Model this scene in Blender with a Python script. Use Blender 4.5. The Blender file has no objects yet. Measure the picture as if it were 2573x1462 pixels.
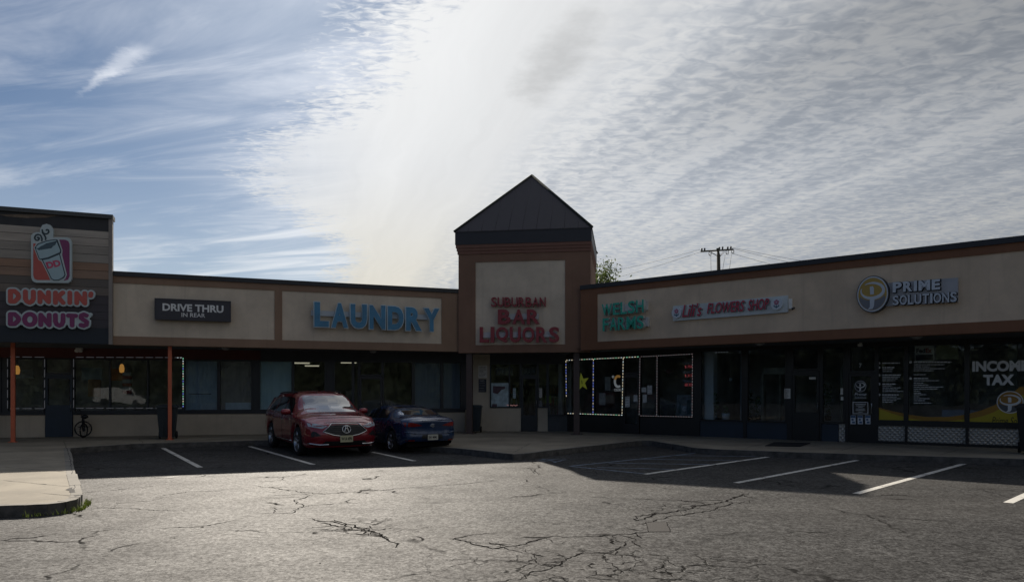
import bpy, bmesh, math, random
from mathutils import Vector, Matrix, noise as mnoise
from mathutils.bvhtree import BVHTree

S = bpy.context.scene
COL = S.collection
R = math.radians
random.seed(11)

# ------------------------------------------------------------------ camera
F, CX, HY, EYE = 1850.0, 1286.5, 982.0, 1.65      # focal length and horizon in photo pixels, eye height
cam_d = bpy.data.cameras.new("camera")
cam = bpy.data.objects.new("camera", cam_d)
COL.objects.link(cam)
cam.location = (0, 0, EYE)
cam.rotation_euler = (R(90), 0, 0)
cam_d.sensor_width = 36.0
cam_d.lens = 36.0 * F / 2573.0
cam_d.shift_y = (HY - 731.0) / 2573.0
cam_d.clip_start, cam_d.clip_end = 0.1, 4000
S.camera = cam

# ------------------------------------------------------------------ exposure
S.view_settings.view_transform = 'Standard'
S.view_settings.look = 'None'
S.view_settings.gamma = 1.0
EXPO = 1.0
S.view_settings.exposure = EXPO
S.render.engine = 'CYCLES'
S.cycles.max_bounces = 6
S.cycles.transparent_max_bounces = 12
S.cycles.use_denoising = True

# ------------------------------------------------------------------ sun
SUN_EL, SUN_AZ = 30.1, -16.4          # azimuth from +Y, negative = left
sd = Vector((math.sin(R(SUN_AZ)) * math.cos(R(SUN_EL)), math.cos(R(SUN_AZ)) * math.cos(R(SUN_EL)), math.sin(R(SUN_EL))))
sl = bpy.data.lights.new("sun", 'SUN')
sl.energy = 3.3
sl.angle = R(0.6)
sl.color = (1.0, 0.91, 0.79)
so = bpy.data.objects.new("sun", sl)
COL.objects.link(so)
so.rotation_euler = (-sd).to_track_quat('-Z', 'Y').to_euler()

# ------------------------------------------------------------------ world: clear sky with a cloud deck
W = bpy.data.worlds.new("World")
S.world = W
W.use_nodes = True
wt = W.node_tree
wt.nodes.clear()


class NG:
    """small helper to write node maths"""
    def __init__(s, t): s.t = t
    def put(s, sock, v):
        if hasattr(v, 'is_linked') or isinstance(v, bpy.types.NodeSocket): s.t.links.new(v, sock)
        else: sock.default_value = v
    def n(s, kind, **kw):
        nd = s.t.nodes.new(kind)
        for k, v in kw.items(): setattr(nd, k, v)
        return nd
    def m(s, op, a, b=0.0, c=None, clamp=False):
        nd = s.n('ShaderNodeMath', operation=op, use_clamp=clamp)
        s.put(nd.inputs[0], a); s.put(nd.inputs[1], b)
        if c is not None: s.put(nd.inputs[2], c)
        return nd.outputs[0]
    def ss(s, v, lo, hi, a=0.0, b=1.0):
        nd = s.n('ShaderNodeMapRange', interpolation_type='SMOOTHSTEP')
        s.put(nd.inputs['Value'], v)
        for k, q in zip(('From Min', 'From Max', 'To Min', 'To Max'), (lo, hi, a, b)): s.put(nd.inputs[k], q)
        return nd.outputs['Result']
    def xyz(s, x, y, z):
        nd = s.n('ShaderNodeCombineXYZ')
        s.put(nd.inputs[0], x); s.put(nd.inputs[1], y); s.put(nd.inputs[2], z)
        return nd.outputs[0]
    def noise(s, vec, scale, detail=3.0, rough=0.5, dist=0.0):
        nd = s.n('ShaderNodeTexNoise')
        s.put(nd.inputs['Vector'], vec)
        nd.inputs['Scale'].default_value = scale
        nd.inputs['Detail'].default_value = detail
        nd.inputs['Roughness'].default_value = rough
        nd.inputs['Distortion'].default_value = dist
        return nd.outputs['Fac']
    def mix(s, f, a, b, blend='MIX'):
        nd = s.n('ShaderNodeMix', data_type='RGBA', blend_type=blend)
        s.put(nd.inputs['Factor'], f); s.put(nd.inputs['A'], a); s.put(nd.inputs['B'], b)
        return nd.outputs['Result']


def c4(c): return (c[0], c[1], c[2], 1.0)


g = NG(wt)
tc = g.n('ShaderNodeTexCoord')
sep = g.n('ShaderNodeSeparateXYZ')
wt.links.new(tc.outputs['Generated'], sep.inputs[0])
dx, dy, dz = sep.outputs
zc = g.m('MAXIMUM', dz, 0.03)
zq = g.m('ADD', zc, 0.02)
px_, py_ = g.m('DIVIDE', dx, zq), g.m('DIVIDE', dy, zq)
AX = R(-15)
b_ = g.m('ADD', g.m('MULTIPLY', px_, math.cos(AX)), g.m('MULTIPLY', py_, -math.sin(AX)))
a_ = g.m('ADD', g.m('MULTIPLY', px_, math.sin(AX)), g.m('MULTIPLY', py_, math.cos(AX)))
P = g.xyz(px_, py_, 0.0)
AB = g.xyz(b_, a_, 0.0)
nbig = g.noise(P, 0.9, 4, 0.55)
nmid = g.noise(P, 3.2, 4, 0.6)
# slow bending of the streaks so that no line is ruler straight
bb = g.m('ADD', b_, g.m('ADD', g.m('MULTIPLY', g.m('SUBTRACT', nbig, 0.5), 0.30), g.m('MULTIPLY', g.m('SUBTRACT', nmid, 0.5), 0.10)))
nstr = g.noise(g.xyz(g.m('MULTIPLY', bb, 3.6), g.m('MULTIPLY', a_, 0.22), 0.0), 1.0, 4, 0.55, 0.3)
nfin = g.noise(g.xyz(g.m('MULTIPLY', bb, 16.0), g.m('MULTIPLY', a_, 0.8), 2.0), 1.0, 4, 0.6, 0.5)
ncell = g.noise(g.xyz(g.m('MULTIPLY', px_, 15.0), g.m('MULTIPLY', py_, 20.0), 0.0), 1.0, 2.5, 0.6, 0.5)
nrip = g.noise(g.xyz(g.m('MULTIPLY', px_, 17.0), g.m('MULTIPLY', py_, 36.0), 3.0), 1.0, 3.0, 0.6, 0.8)
# wisps across the clear part, lying along +73 degrees
q1 = g.m('ADD', g.m('MULTIPLY', px_, 0.95), g.m('MULTIPLY', py_, -0.29))
q2 = g.m('ADD', g.m('MULTIPLY', px_, 0.29), g.m('MULTIPLY', py_, 0.95))
nwis = g.noise(g.xyz(g.m('MULTIPLY', q1, 0.75), g.m('MULTIPLY', q2, 2.9), 5.0), 1.0, 6, 0.62, 0.7)
nwi2 = g.noise(g.xyz(g.m('MULTIPLY', q1, 2.2), g.m('MULTIPLY', q2, 11.0), 9.0), 1.0, 4, 0.6, 0.4)

# edge of the deck: a lobe of it reaches left at middle height
lobe = g.m('EXPONENT', g.m('MULTIPLY', g.m('POWER', g.m('DIVIDE', g.m('SUBTRACT', a_, 3.35), 0.85), 2.0), -1.0))
bw = g.m('ADD', b_, g.m('MULTIPLY', lobe, 0.42))
bw = g.m('ADD', bw, g.m('MULTIPLY', g.m('SUBTRACT', nbig, 0.5), 0.30))
bw = g.m('ADD', bw, g.m('MULTIPLY', g.m('SUBTRACT', nmid, 0.5), 0.34))
bw = g.m('ADD', bw, g.m('MULTIPLY', g.m('SUBTRACT', nfin, 0.5), 0.12))
ripzone = g.m('MULTIPLY', g.ss(bw, -0.10, 0.12), g.ss(bw, 0.66, 0.24))
bw = g.m('ADD', bw, g.m('MULTIPLY', g.m('MULTIPLY', g.m('SUBTRACT', nrip, 0.5), ripzone), 0.75))
deck = g.m('MULTIPLY', g.ss(bw, 0.02, 0.34), g.m('SUBTRACT', 1.0, g.m('MULTIPLY', g.m('MULTIPLY', lobe, g.ss(b_, 0.34, -0.1)), 0.36)))
# altocumulus rows to the right
alto = g.ss(bb, 0.66, 1.05)
rows = g.m('ADD', g.m('MULTIPLY', ncell, 0.80), g.m('ADD', g.m('MULTIPLY', nstr, 0.85), -0.325))
lowrip = g.ss(dz, 0.34, 0.16)
rows = g.mix(g.m('MULTIPLY', lowrip, 0.55), rows, nrip)
gapm = g.m('MULTIPLY', alto, g.ss(rows, 0.68, 0.32))
wisp = g.m('ADD', 0.05, g.m('MULTIPLY', g.ss(nwis, 0.42, 0.76), 0.47))
wisp = g.m('MULTIPLY', wisp, g.m('ADD', 0.6, g.m('MULTIPLY', nwi2, 0.8)))
low = g.ss(dz, 0.36, 0.06)
wisp = g.m('ADD', wisp, g.m('MULTIPLY', low, 0.40), clamp=True)
wisp = g.m('ADD', wisp, g.m('MULTIPLY', g.m('MULTIPLY', g.ss(b_, -0.80, 0.05), g.ss(nwis, 0.2, 0.6)), 0.40), clamp=True)

sx, sy = g.m('SUBTRACT', px_, -1.40), g.m('SUBTRACT', py_, 2.36)
st_ = g.m('ADD', g.m('MULTIPLY', sx, 0.762), g.m('MULTIPLY', sy, -0.648))
sn_ = g.m('ADD', g.m('MULTIPLY', sx, 0.648), g.m('MULTIPLY', sy, 0.762))
sn_ = g.m('ADD', sn_, g.m('MULTIPLY', g.m('SUBTRACT', g.noise(P, 14.0, 5, 0.7), 0.5), 0.07))
sw_ = g.m('ADD', 0.012, g.m('MULTIPLY', g.ss(st_, 0.0, 0.45), 0.030))
sf = g.m('MULTIPLY', g.ss(g.m('DIVIDE', g.m('ABSOLUTE', sn_), sw_), 1.3, 0.0), g.m('MULTIPLY', g.ss(st_, -0.05, 0.25), g.ss(st_, 0.54, 0.44)))
wisp = g.m('ADD', wisp, g.m('MULTIPLY', sf, 0.55), clamp=True)

dotn = g.n('ShaderNodeVectorMath', operation='DOT_PRODUCT')
wt.links.new(tc.outputs['Generated'], dotn.inputs[0])
dotn.inputs[1].default_value = sd
dot = g.m('MAXIMUM', dotn.outputs['Value'], 0.0)
lum = g.m('ADD', 0.35, g.m('MULTIPLY', g.m('POWER', dot, 3.6), 0.455))
lum = g.m('MULTIPLY', lum, g.m('ADD', 0.90, g.m('MULTIPLY', nstr, 0.20)))
lum = g.m('MULTIPLY', lum, g.m('SUBTRACT', 1.05, g.m('MULTIPLY', gapm, 0.31)))
lum = g.m('MULTIPLY', lum, g.m('ADD', 0.955, g.m('MULTIPLY', nfin, 0.09)))
thick = g.m('MULTIPLY', g.ss(b_, 0.9, 1.5), g.ss(dz, 0.22, 0.42))
lum = g.m('MULTIPLY', lum, g.m('SUBTRACT', 1.0, g.m('MULTIPLY', thick, 0.35)))
pd = g.m('ADD', g.m('POWER', g.m('DIVIDE', g.m('SUBTRACT', b_, 0.675), 0.11), 2.0), g.m('POWER', g.m('DIVIDE', g.m('SUBTRACT', a_, 2.03), 0.34), 2.0))
pd = g.m('ADD', pd, g.m('MULTIPLY', g.m('SUBTRACT', g.noise(P, 5.0, 4, 0.65), 0.5), 3.0))
patch = g.ss(pd, 1.3, -0.4)
lum = g.m('MULTIPLY', lum, g.m('SUBTRACT', 1.0, g.m('MULTIPLY', patch, 0.22)))
K = 1.0 / (0.1 * 2 ** EXPO)
lumk = g.m('MULTIPLY', lum, K)
warm = g.ss(dz, 0.30, 0.10)
ccol = g.mix(g.m('MULTIPLY', warm, 0.85), (0.985, 1.0, 1.015, 1), (1.05, 1.0, 0.86, 1))
ccol = g.mix(g.m('ADD', g.m('MULTIPLY', g.ss(b_, 0.9, 1.6), 0.25), g.m('MULTIPLY', gapm, 0.75), clamp=True), ccol, (0.90, 0.985, 1.12, 1))
cl = g.n('ShaderNodeVectorMath', operation='SCALE')
wt.links.new(ccol, cl.inputs[0]); wt.links.new(lumk, cl.inputs['Scale'])

sky = g.n('ShaderNodeTexSky', sky_type='NISHITA')
sky.sun_disc = False
sky.sun_elevation = R(SUN_EL)
sky.sun_rotation = R(SUN_AZ)
sky.air_density, sky.dust_density, sky.ozone_density = 1.0, 0.25, 1.5
skc = g.mix(1.0, sky.outputs['Color'], (0.125, 0.172, 0.225, 1), 'MULTIPLY')
wl = g.n('ShaderNodeVectorMath', operation='SCALE')
wt.links.new(g.mix(low, (0.94, 1.0, 1.12, 1), (0.94, 1.0, 1.05, 1)), wl.inputs[0])
wt.links.new(g.m('MULTIPLY', g.m('ADD', g.m('ADD', 0.31, g.m('MULTIPLY', low, 0.14)), g.m('MULTIPLY', g.m('POWER', dot, 2.5), 0.46)), K), wl.inputs['Scale'])
c1 = g.mix(wisp, skc, wl.outputs[0])
c2 = g.mix(deck, c1, cl.outputs[0])
glow = g.m('MULTIPLY', g.m('ADD', g.m('MULTIPLY', g.m('POWER', dot, 40.0), 0.13), g.m('MULTIPLY', g.m('POWER', dot, 300.0), 0.08)), K)
gl = g.n('ShaderNodeVectorMath', operation='SCALE')
gl.inputs[0].default_value = (1.0, 0.97, 0.9)
wt.links.new(glow, gl.inputs['Scale'])
add = g.n('ShaderNodeVectorMath', operation='ADD')
wt.links.new(c2, add.inputs[0]); wt.links.new(gl.outputs[0], add.inputs[1])
bg = g.n('ShaderNodeBackground')
bg.inputs['Strength'].default_value = 0.1
wt.links.new(add.outputs[0], bg.inputs['Color'])
wo = g.n('ShaderNodeOutputWorld')
wt.links.new(bg.outputs[0], wo.inputs['Surface'])

# ------------------------------------------------------------------ materials
MATS = {}


def M(name, col=None, rough=0.7, var=0.14, scale=3.0, bump=0.0, bscale=None, metal=0.0, spec=0.5, emit=None, es=0.0, coat=0.0, stretch=(1, 1, 1)):
    if name in MATS: return MATS[name]
    m = bpy.data.materials.new(name)
    MATS[name] = m
    m.use_nodes = True
    t = m.node_tree
    bs = t.nodes['Principled BSDF']
    h = NG(t)
    bs.inputs['Roughness'].default_value = rough
    bs.inputs['Metallic'].default_value = metal
    bs.inputs['Specular IOR Level'].default_value = spec
    bs.inputs['Coat Weight'].default_value = coat
    bs.inputs['Coat Roughness'].default_value = 0.04
    if emit:
        bs.inputs['Emission Color'].default_value = c4(emit)
        bs.inputs['Emission Strength'].default_value = es
    bs.inputs['Base Color'].default_value = c4(col)
    if var or bump:
        tcn = h.n('ShaderNodeTexCoord')
        mp = h.n('ShaderNodeMapping')
        mp.inputs['Scale'].default_value = stretch
        t.links.new(tcn.outputs['Object'], mp.inputs[0])
        if var:
            f = h.noise(mp.outputs[0], scale, 6, 0.62)
            f = h.ss(f, 0.25, 0.75)
            lo = tuple(x * (1 - var) for x in col); hi = tuple(min(1, x * (1 + var)) for x in col)
            t.links.new(h.mix(f, c4(lo), c4(hi)), bs.inputs['Base Color'])
            t.links.new(h.m('ADD', rough - 0.06, h.m('MULTIPLY', f, 0.12), clamp=True), bs.inputs['Roughness'])
        if bump:
            bn = h.n('ShaderNodeBump')
            bn.inputs['Strength'].default_value = bump
            bn.inputs['Distance'].default_value = 0.02
            t.links.new(h.noise(mp.outputs[0], bscale or scale * 8, 4, 0.6), bn.inputs['Height'])
            t.links.new(bn.outputs[0], bs.inputs['Normal'])
    return m


def glass_mat(name, tint, refl=1.0):
    if name in MATS: return MATS[name]
    m = bpy.data.materials.new(name); MATS[name] = m
    m.use_nodes = True
    t = m.node_tree; t.nodes.clear(); h = NG(t)
    fr = h.n('ShaderNodeFresnel'); fr.inputs['IOR'].default_value = 1.5
    tr = h.n('ShaderNodeBsdfTransparent'); tr.inputs['Color'].default_value = c4(tint)
    gs = h.n('ShaderNodeBsdfGlossy'); gs.inputs['Roughness'].default_value = 0.015
    gs.inputs['Color'].default_value = (0.95, 0.97, 1, 1)
    tcn = h.n('ShaderNodeTexCoord')
    bn = h.n('ShaderNodeBump'); bn.inputs['Strength'].default_value = 0.05; bn.inputs['Distance'].default_value = 0.05
    t.links.new(h.noise(tcn.outputs['Object'], 0.9, 2, 0.5), bn.inputs['Height'])
    t.links.new(bn.outputs[0], gs.inputs['Normal'])
    mx = h.n('ShaderNodeMixShader')
    t.links.new(h.m('MULTIPLY', fr.outputs[0], refl, clamp=True), mx.inputs[0])
    t.links.new(tr.outputs[0], mx.inputs[1]); t.links.new(gs.outputs[0], mx.inputs[2])
    o = h.n('ShaderNodeOutputMaterial')
    t.links.new(mx.outputs[0], o.inputs['Surface'])
    return m


def plaster(name, col, stain=0.25, bump=0.12):
    """painted stucco with fine grain, broad blotches and faint vertical runs"""
    if name in MATS: return MATS[name]
    m = bpy.data.materials.new(name); MATS[name] = m
    m.use_nodes = True
    t = m.node_tree; bs = t.nodes['Principled BSDF']; h = NG(t)
    tcn = h.n('ShaderNodeTexCoord'); sp = h.n('ShaderNodeSeparateXYZ')
    t.links.new(tcn.outputs['Object'], sp.inputs[0])
    blot = h.ss(h.noise(tcn.outputs['Object'], 0.7, 6, 0.65), 0.3, 0.75)
    run = h.ss(h.noise(h.xyz(h.m('MULTIPLY', sp.outputs[0], 5.0), sp.outputs[1], h.m('MULTIPLY', sp.outputs[2], 0.35)), 1.0, 4, 0.65), 0.52, 0.78)
    lo = tuple(x * (1 - stain) for x in col)
    c = h.mix(blot, c4(lo), c4(col))
    c = h.mix(h.m('MULTIPLY', run, 0.42), c, c4(tuple(x * 0.62 for x in col)))
    t.links.new(c, bs.inputs['Base Color'])
    bs.inputs['Roughness'].default_value = 0.9
    bs.inputs['Specular IOR Level'].default_value = 0.25
    bn = h.n('ShaderNodeBump'); bn.inputs['Strength'].default_value = bump; bn.inputs['Distance'].default_value = 0.01
    t.links.new(h.noise(tcn.outputs['Object'], 60, 3, 0.6), bn.inputs['Height'])
    t.links.new(bn.outputs[0], bs.inputs['Normal'])
    return m


def asphalt_mat():
    m = bpy.data.materials.new('asphalt'); MATS['asphalt'] = m
    m.use_nodes = True
    t = m.node_tree; bs = t.nodes['Principled BSDF']; h = NG(t)
    tcn = h.n('ShaderNodeTexCoord'); O = tcn.outputs['Object']
    sp = h.n('ShaderNodeSeparateXYZ'); t.links.new(O, sp.inputs[0])
    fine = h.m('ADD', h.m('MULTIPLY', h.noise(O, 30, 4, 0.85), 0.55), h.m('MULTIPLY', h.noise(O, 9, 3, 0.85), 0.45))
    grit = h.noise(O, 23, 2, 0.6)
    med = h.noise(O, 1.1, 5, 0.6)
    big = h.noise(O, 0.22, 4, 0.55)
    c = h.mix(h.ss(fine, 0.43, 0.57), (0.004, 0.004, 0.005, 1), (0.074, 0.074, 0.073, 1))
    c = h.mix(h.m('MULTIPLY', h.ss(grit, 0.55, 0.75), 0.40), c, (0.090, 0.086, 0.080, 1))
    c = h.mix(h.ss(med, 0.35, 0.72, 0.0, 0.55), c, (0.018, 0.018, 0.019, 1))
    c = h.mix(h.ss(big, 0.40, 0.66, 0.0, 0.35), c, (0.066, 0.062, 0.058, 1))
    gr2 = h.ss(h.noise(O, 21, 3, 0.85), 0.36, 0.64, 0.66, 1.34)
    cs = h.n('ShaderNodeVectorMath', operation='SCALE'); t.links.new(c, cs.inputs[0]); t.links.new(gr2, cs.inputs['Scale']); c = cs.outputs[0]
    # old tyre arcs
    for (ox, oy, rad, wd, st) in ((14.0, 2.2, 6.5, 0.10, .40), (2.4, 16.0, 7.4, .14, .30), (8.2, -1.0, 11.5, .12, .30)):
        d = h.m('SQRT', h.m('ADD', h.m('POWER', h.m('SUBTRACT', sp.outputs[0], ox), 2.0), h.m('POWER', h.m('SUBTRACT', sp.outputs[1], oy), 2.0)))
        d = h.m('ABSOLUTE', h.m('SUBTRACT', h.m('ADD', d, h.m('MULTIPLY', h.m('SUBTRACT', med, 0.5), 0.25)), rad))
        f = h.m('MULTIPLY', h.ss(d, wd, 0.0, 0.0, st), h.ss(big, 0.42, 0.55))
        c = h.mix(f, c, (0.02, 0.02, 0.02, 1))
    # alligator cracking where the surface is worn out
    wp = h.n('ShaderNodeVectorMath', operation='ADD'); t.links.new(O, wp.inputs[0])
    nz = h.n('ShaderNodeTexNoise'); nz.inputs['Scale'].default_value = 3.0; nz.inputs['Detail'].default_value = 4
    t.links.new(O, nz.inputs['Vector'])
    sc = h.n('ShaderNodeVectorMath', operation='SCALE'); sc.inputs['Scale'].default_value = 0.45
    t.links.new(nz.outputs['Color'], sc.inputs[0]); t.links.new(sc.outputs[0], wp.inputs[1])
    vo = h.n('ShaderNodeTexVoronoi', feature='DISTANCE_TO_EDGE'); vo.inputs['Scale'].default_value = 3.0
    t.links.new(wp.outputs[0], vo.inputs['Vector'])
    dd = h.m('SQRT', h.m('ADD', h.m('POWER', h.m('MULTIPLY', h.m('SUBTRACT', sp.outputs[0], 0.95), 0.55), 2.0), h.m('POWER', h.m('SUBTRACT', sp.outputs[1], 6.9), 2.0)))
    dd2 = h.m('SQRT', h.m('ADD', h.m('POWER', h.m('SUBTRACT', sp.outputs[0], -1.75), 2.0), h.m('POWER', h.m('MULTIPLY', h.m('SUBTRACT', sp.outputs[1], 8.9), 0.8), 2.0)))
    dd3 = h.m('SQRT', h.m('ADD', h.m('POWER', h.m('MULTIPLY', h.m('SUBTRACT', sp.outputs[0], 2.3), .8), 2.0), h.m('POWER', h.m('SUBTRACT', sp.outputs[1], 10.4), 2.0)))
    zone = h.m('MAXIMUM', h.ss(dd, 1.4, 0.3), h.m('MAXIMUM', h.ss(dd2, 0.9, 0.1), h.ss(dd3, .8, .1)))
    cr = h.m('MULTIPLY', h.m('MULTIPLY', h.ss(vo.outputs['Distance'], 0.060, 0.018), zone), h.ss(h.noise(O, 2.6, 3, 0.6), 0.42, 0.55))
    c = h.mix(cr, c, (0.012, 0.012, 0.012, 1))
    # fine hair cracks elsewhere
    vo2 = h.n('ShaderNodeTexVoronoi', feature='DISTANCE_TO_EDGE'); vo2.inputs['Scale'].default_value = 0.42
    t.links.new(wp.outputs[0], vo2.inputs['Vector'])
    cr2 = h.m('MULTIPLY', h.ss(vo2.outputs['Distance'], 0.014, 0.004), h.ss(h.noise(O, 0.8, 3, 0.6), 0.47, 0.58))
    c = h.mix(h.m('MULTIPLY', cr2, 0.75), c, (0.02, 0.02, 0.02, 1))
    # oil stains in the bays
    oil = h.ss(h.noise(O, 0.9, 3, 0.5, 0.6), 0.66, 0.78, 0.0, 0.55)
    oil = h.m('MULTIPLY', oil, h.ss(sp.outputs[1], 8.5, 15.0, 0.45, 1.0))
    c = h.mix(oil, c, (0.035, 0.035, 0.037, 1))
    t.links.new(c, bs.inputs['Base Color'])
    t.links.new(h.m('SUBTRACT', h.m('ADD', 0.62, h.m('MULTIPLY', grit, 0.16)), h.m('MULTIPLY', oil, 0.3)), bs.inputs['Roughness'])
    t.links.new(h.m('MULTIPLY', h.m('POWER', gr2, 1.1), h.m('MULTIPLY', h.ss(med, 0.30, 0.70, 1.0, 0.6), h.m('MULTIPLY', h.ss(fine, 0.42, 0.58, 0.085, 0.215), h.m('SUBTRACT', 1.0, h.m('MAXIMUM', cr, cr2))))), bs.inputs['Specular IOR Level'])
    bs.inputs['Sheen Weight'].default_value = 0.03
    bs.inputs['Sheen Roughness'].default_value = 0.45
    bs.inputs['Sheen Tint'].default_value = (1.0, 0.92, 0.8, 1)
    bn = h.n('ShaderNodeBump'); bn.inputs['Strength'].default_value = 0.5; bn.inputs['Distance'].default_value = 0.012
    t.links.new(h.m('SUBTRACT', h.m('ADD', fine, h.m('MULTIPLY', grit, 0.7)), h.m('MULTIPLY', cr, 2.0)), bn.inputs['Height'])
    t.links.new(bn.outputs[0], bs.inputs['Normal'])
    return m


def concrete_mat(name, col):
    m = bpy.data.materials.new(name); MATS[name] = m
    m.use_nodes = True
    t = m.node_tree; bs = t.nodes['Principled BSDF']; h = NG(t)
    tcn = h.n('ShaderNodeTexCoord'); O = tcn.outputs['Object']
    c = h.mix(h.ss(h.noise(O, 0.8, 6, 0.65), 0.3, 0.7), c4(tuple(x * .66 for x in col)), c4(col))
    c = h.mix(h.ss(h.noise(O, 70, 2, 0.6), 0.55, 0.75, 0, 0.25), c, c4(tuple(x * .55 for x in col)))
    c = h.mix(h.ss(h.noise(O, 5.5, 3, 0.5), 0.66, 0.74, 0, 0.5), c, c4(tuple(x * .42 for x in col)))
    t.links.new(c, bs.inputs['Base Color'])
    bs.inputs['Roughness'].default_value = 0.85
    bs.inputs['Specular IOR Level'].default_value = 0.3
    bn = h.n('ShaderNodeBump'); bn.inputs['Strength'].default_value = 0.25; bn.inputs['Distance'].default_value = 0.01
    t.links.new(h.noise(O, 45, 4, 0.65), bn.inputs['Height'])
    t.links.new(bn.outputs[0], bs.inputs['Normal'])
    return m


asphalt_mat()
concrete_mat('sidewalk_concrete', (0.325, 0.285, 0.22))
concrete_mat('kerb_concrete', (0.27, 0.25, 0.215))
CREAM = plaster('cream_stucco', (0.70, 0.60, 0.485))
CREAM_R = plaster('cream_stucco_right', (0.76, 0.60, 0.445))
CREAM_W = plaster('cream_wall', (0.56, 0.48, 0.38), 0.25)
BROWN = plaster('brown_trim', (0.31, 0.205, 0.145), 0.2)
BROWN_R = plaster('red_brown_trim', (0.26, 0.128, 0.075), 0.2)
ROOFB = M('roof_metal', (0.020, 0.022, 0.028), 0.5, 0.25, 2.0)
TOWERROOF = M('tower_roof_metal', (0.050, 0.044, 0.050), 0.6, 0.2, 1.2, stretch=(1, 1, .3))
SOFF = M('soffit_grey', (0.09, 0.095, 0.10), 0.8, 0.2, 1.5)
FRAME = M('dark_frame', (0.012, 0.015, 0.022), 0.45, 0.2, 3.0)
FRAMEB = M('black_frame', (0.008, 0.009, 0.011), 0.4, 0.2, 3.0)
NAVY = M('navy_panel', (0.022, 0.036, 0.058), 0.55, 0.2, 1.5)
MAROON = M('maroon_header', (0.10, 0.025, 0.022), 0.7, 0.2, 1.5)
HEADER = M('grey_header', (0.06, 0.066, 0.075), 0.8, 0.2, 1.5)
GLASS = glass_mat('shop_glass', (0.80, 0.84, 0.86), 0.62)
ROOM = M('interior_wall_paint', (0.62, 0.58, 0.52), 0.9, 0.4, 0.9)
ROOMD = M('interior_dark', (0.50, 0.49, 0.48), 0.9, 0.5, 1.1)
WHITE = M('white_paint', (0.70, 0.71, 0.72), 0.6, 0.08, 3)
PAPER = M('paper', (0.80, 0.79, 0.75), 0.8, 0.1, 6)
INK = M('ink', (0.02, 0.02, 0.022), 0.7, 0.0)
ORANGE_POST = M('orange_post_paint', (0.55, 0.13, 0.06), 0.55, 0.12, 4)

# ------------------------------------------------------------------ mesh helpers


STK = [0]


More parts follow.
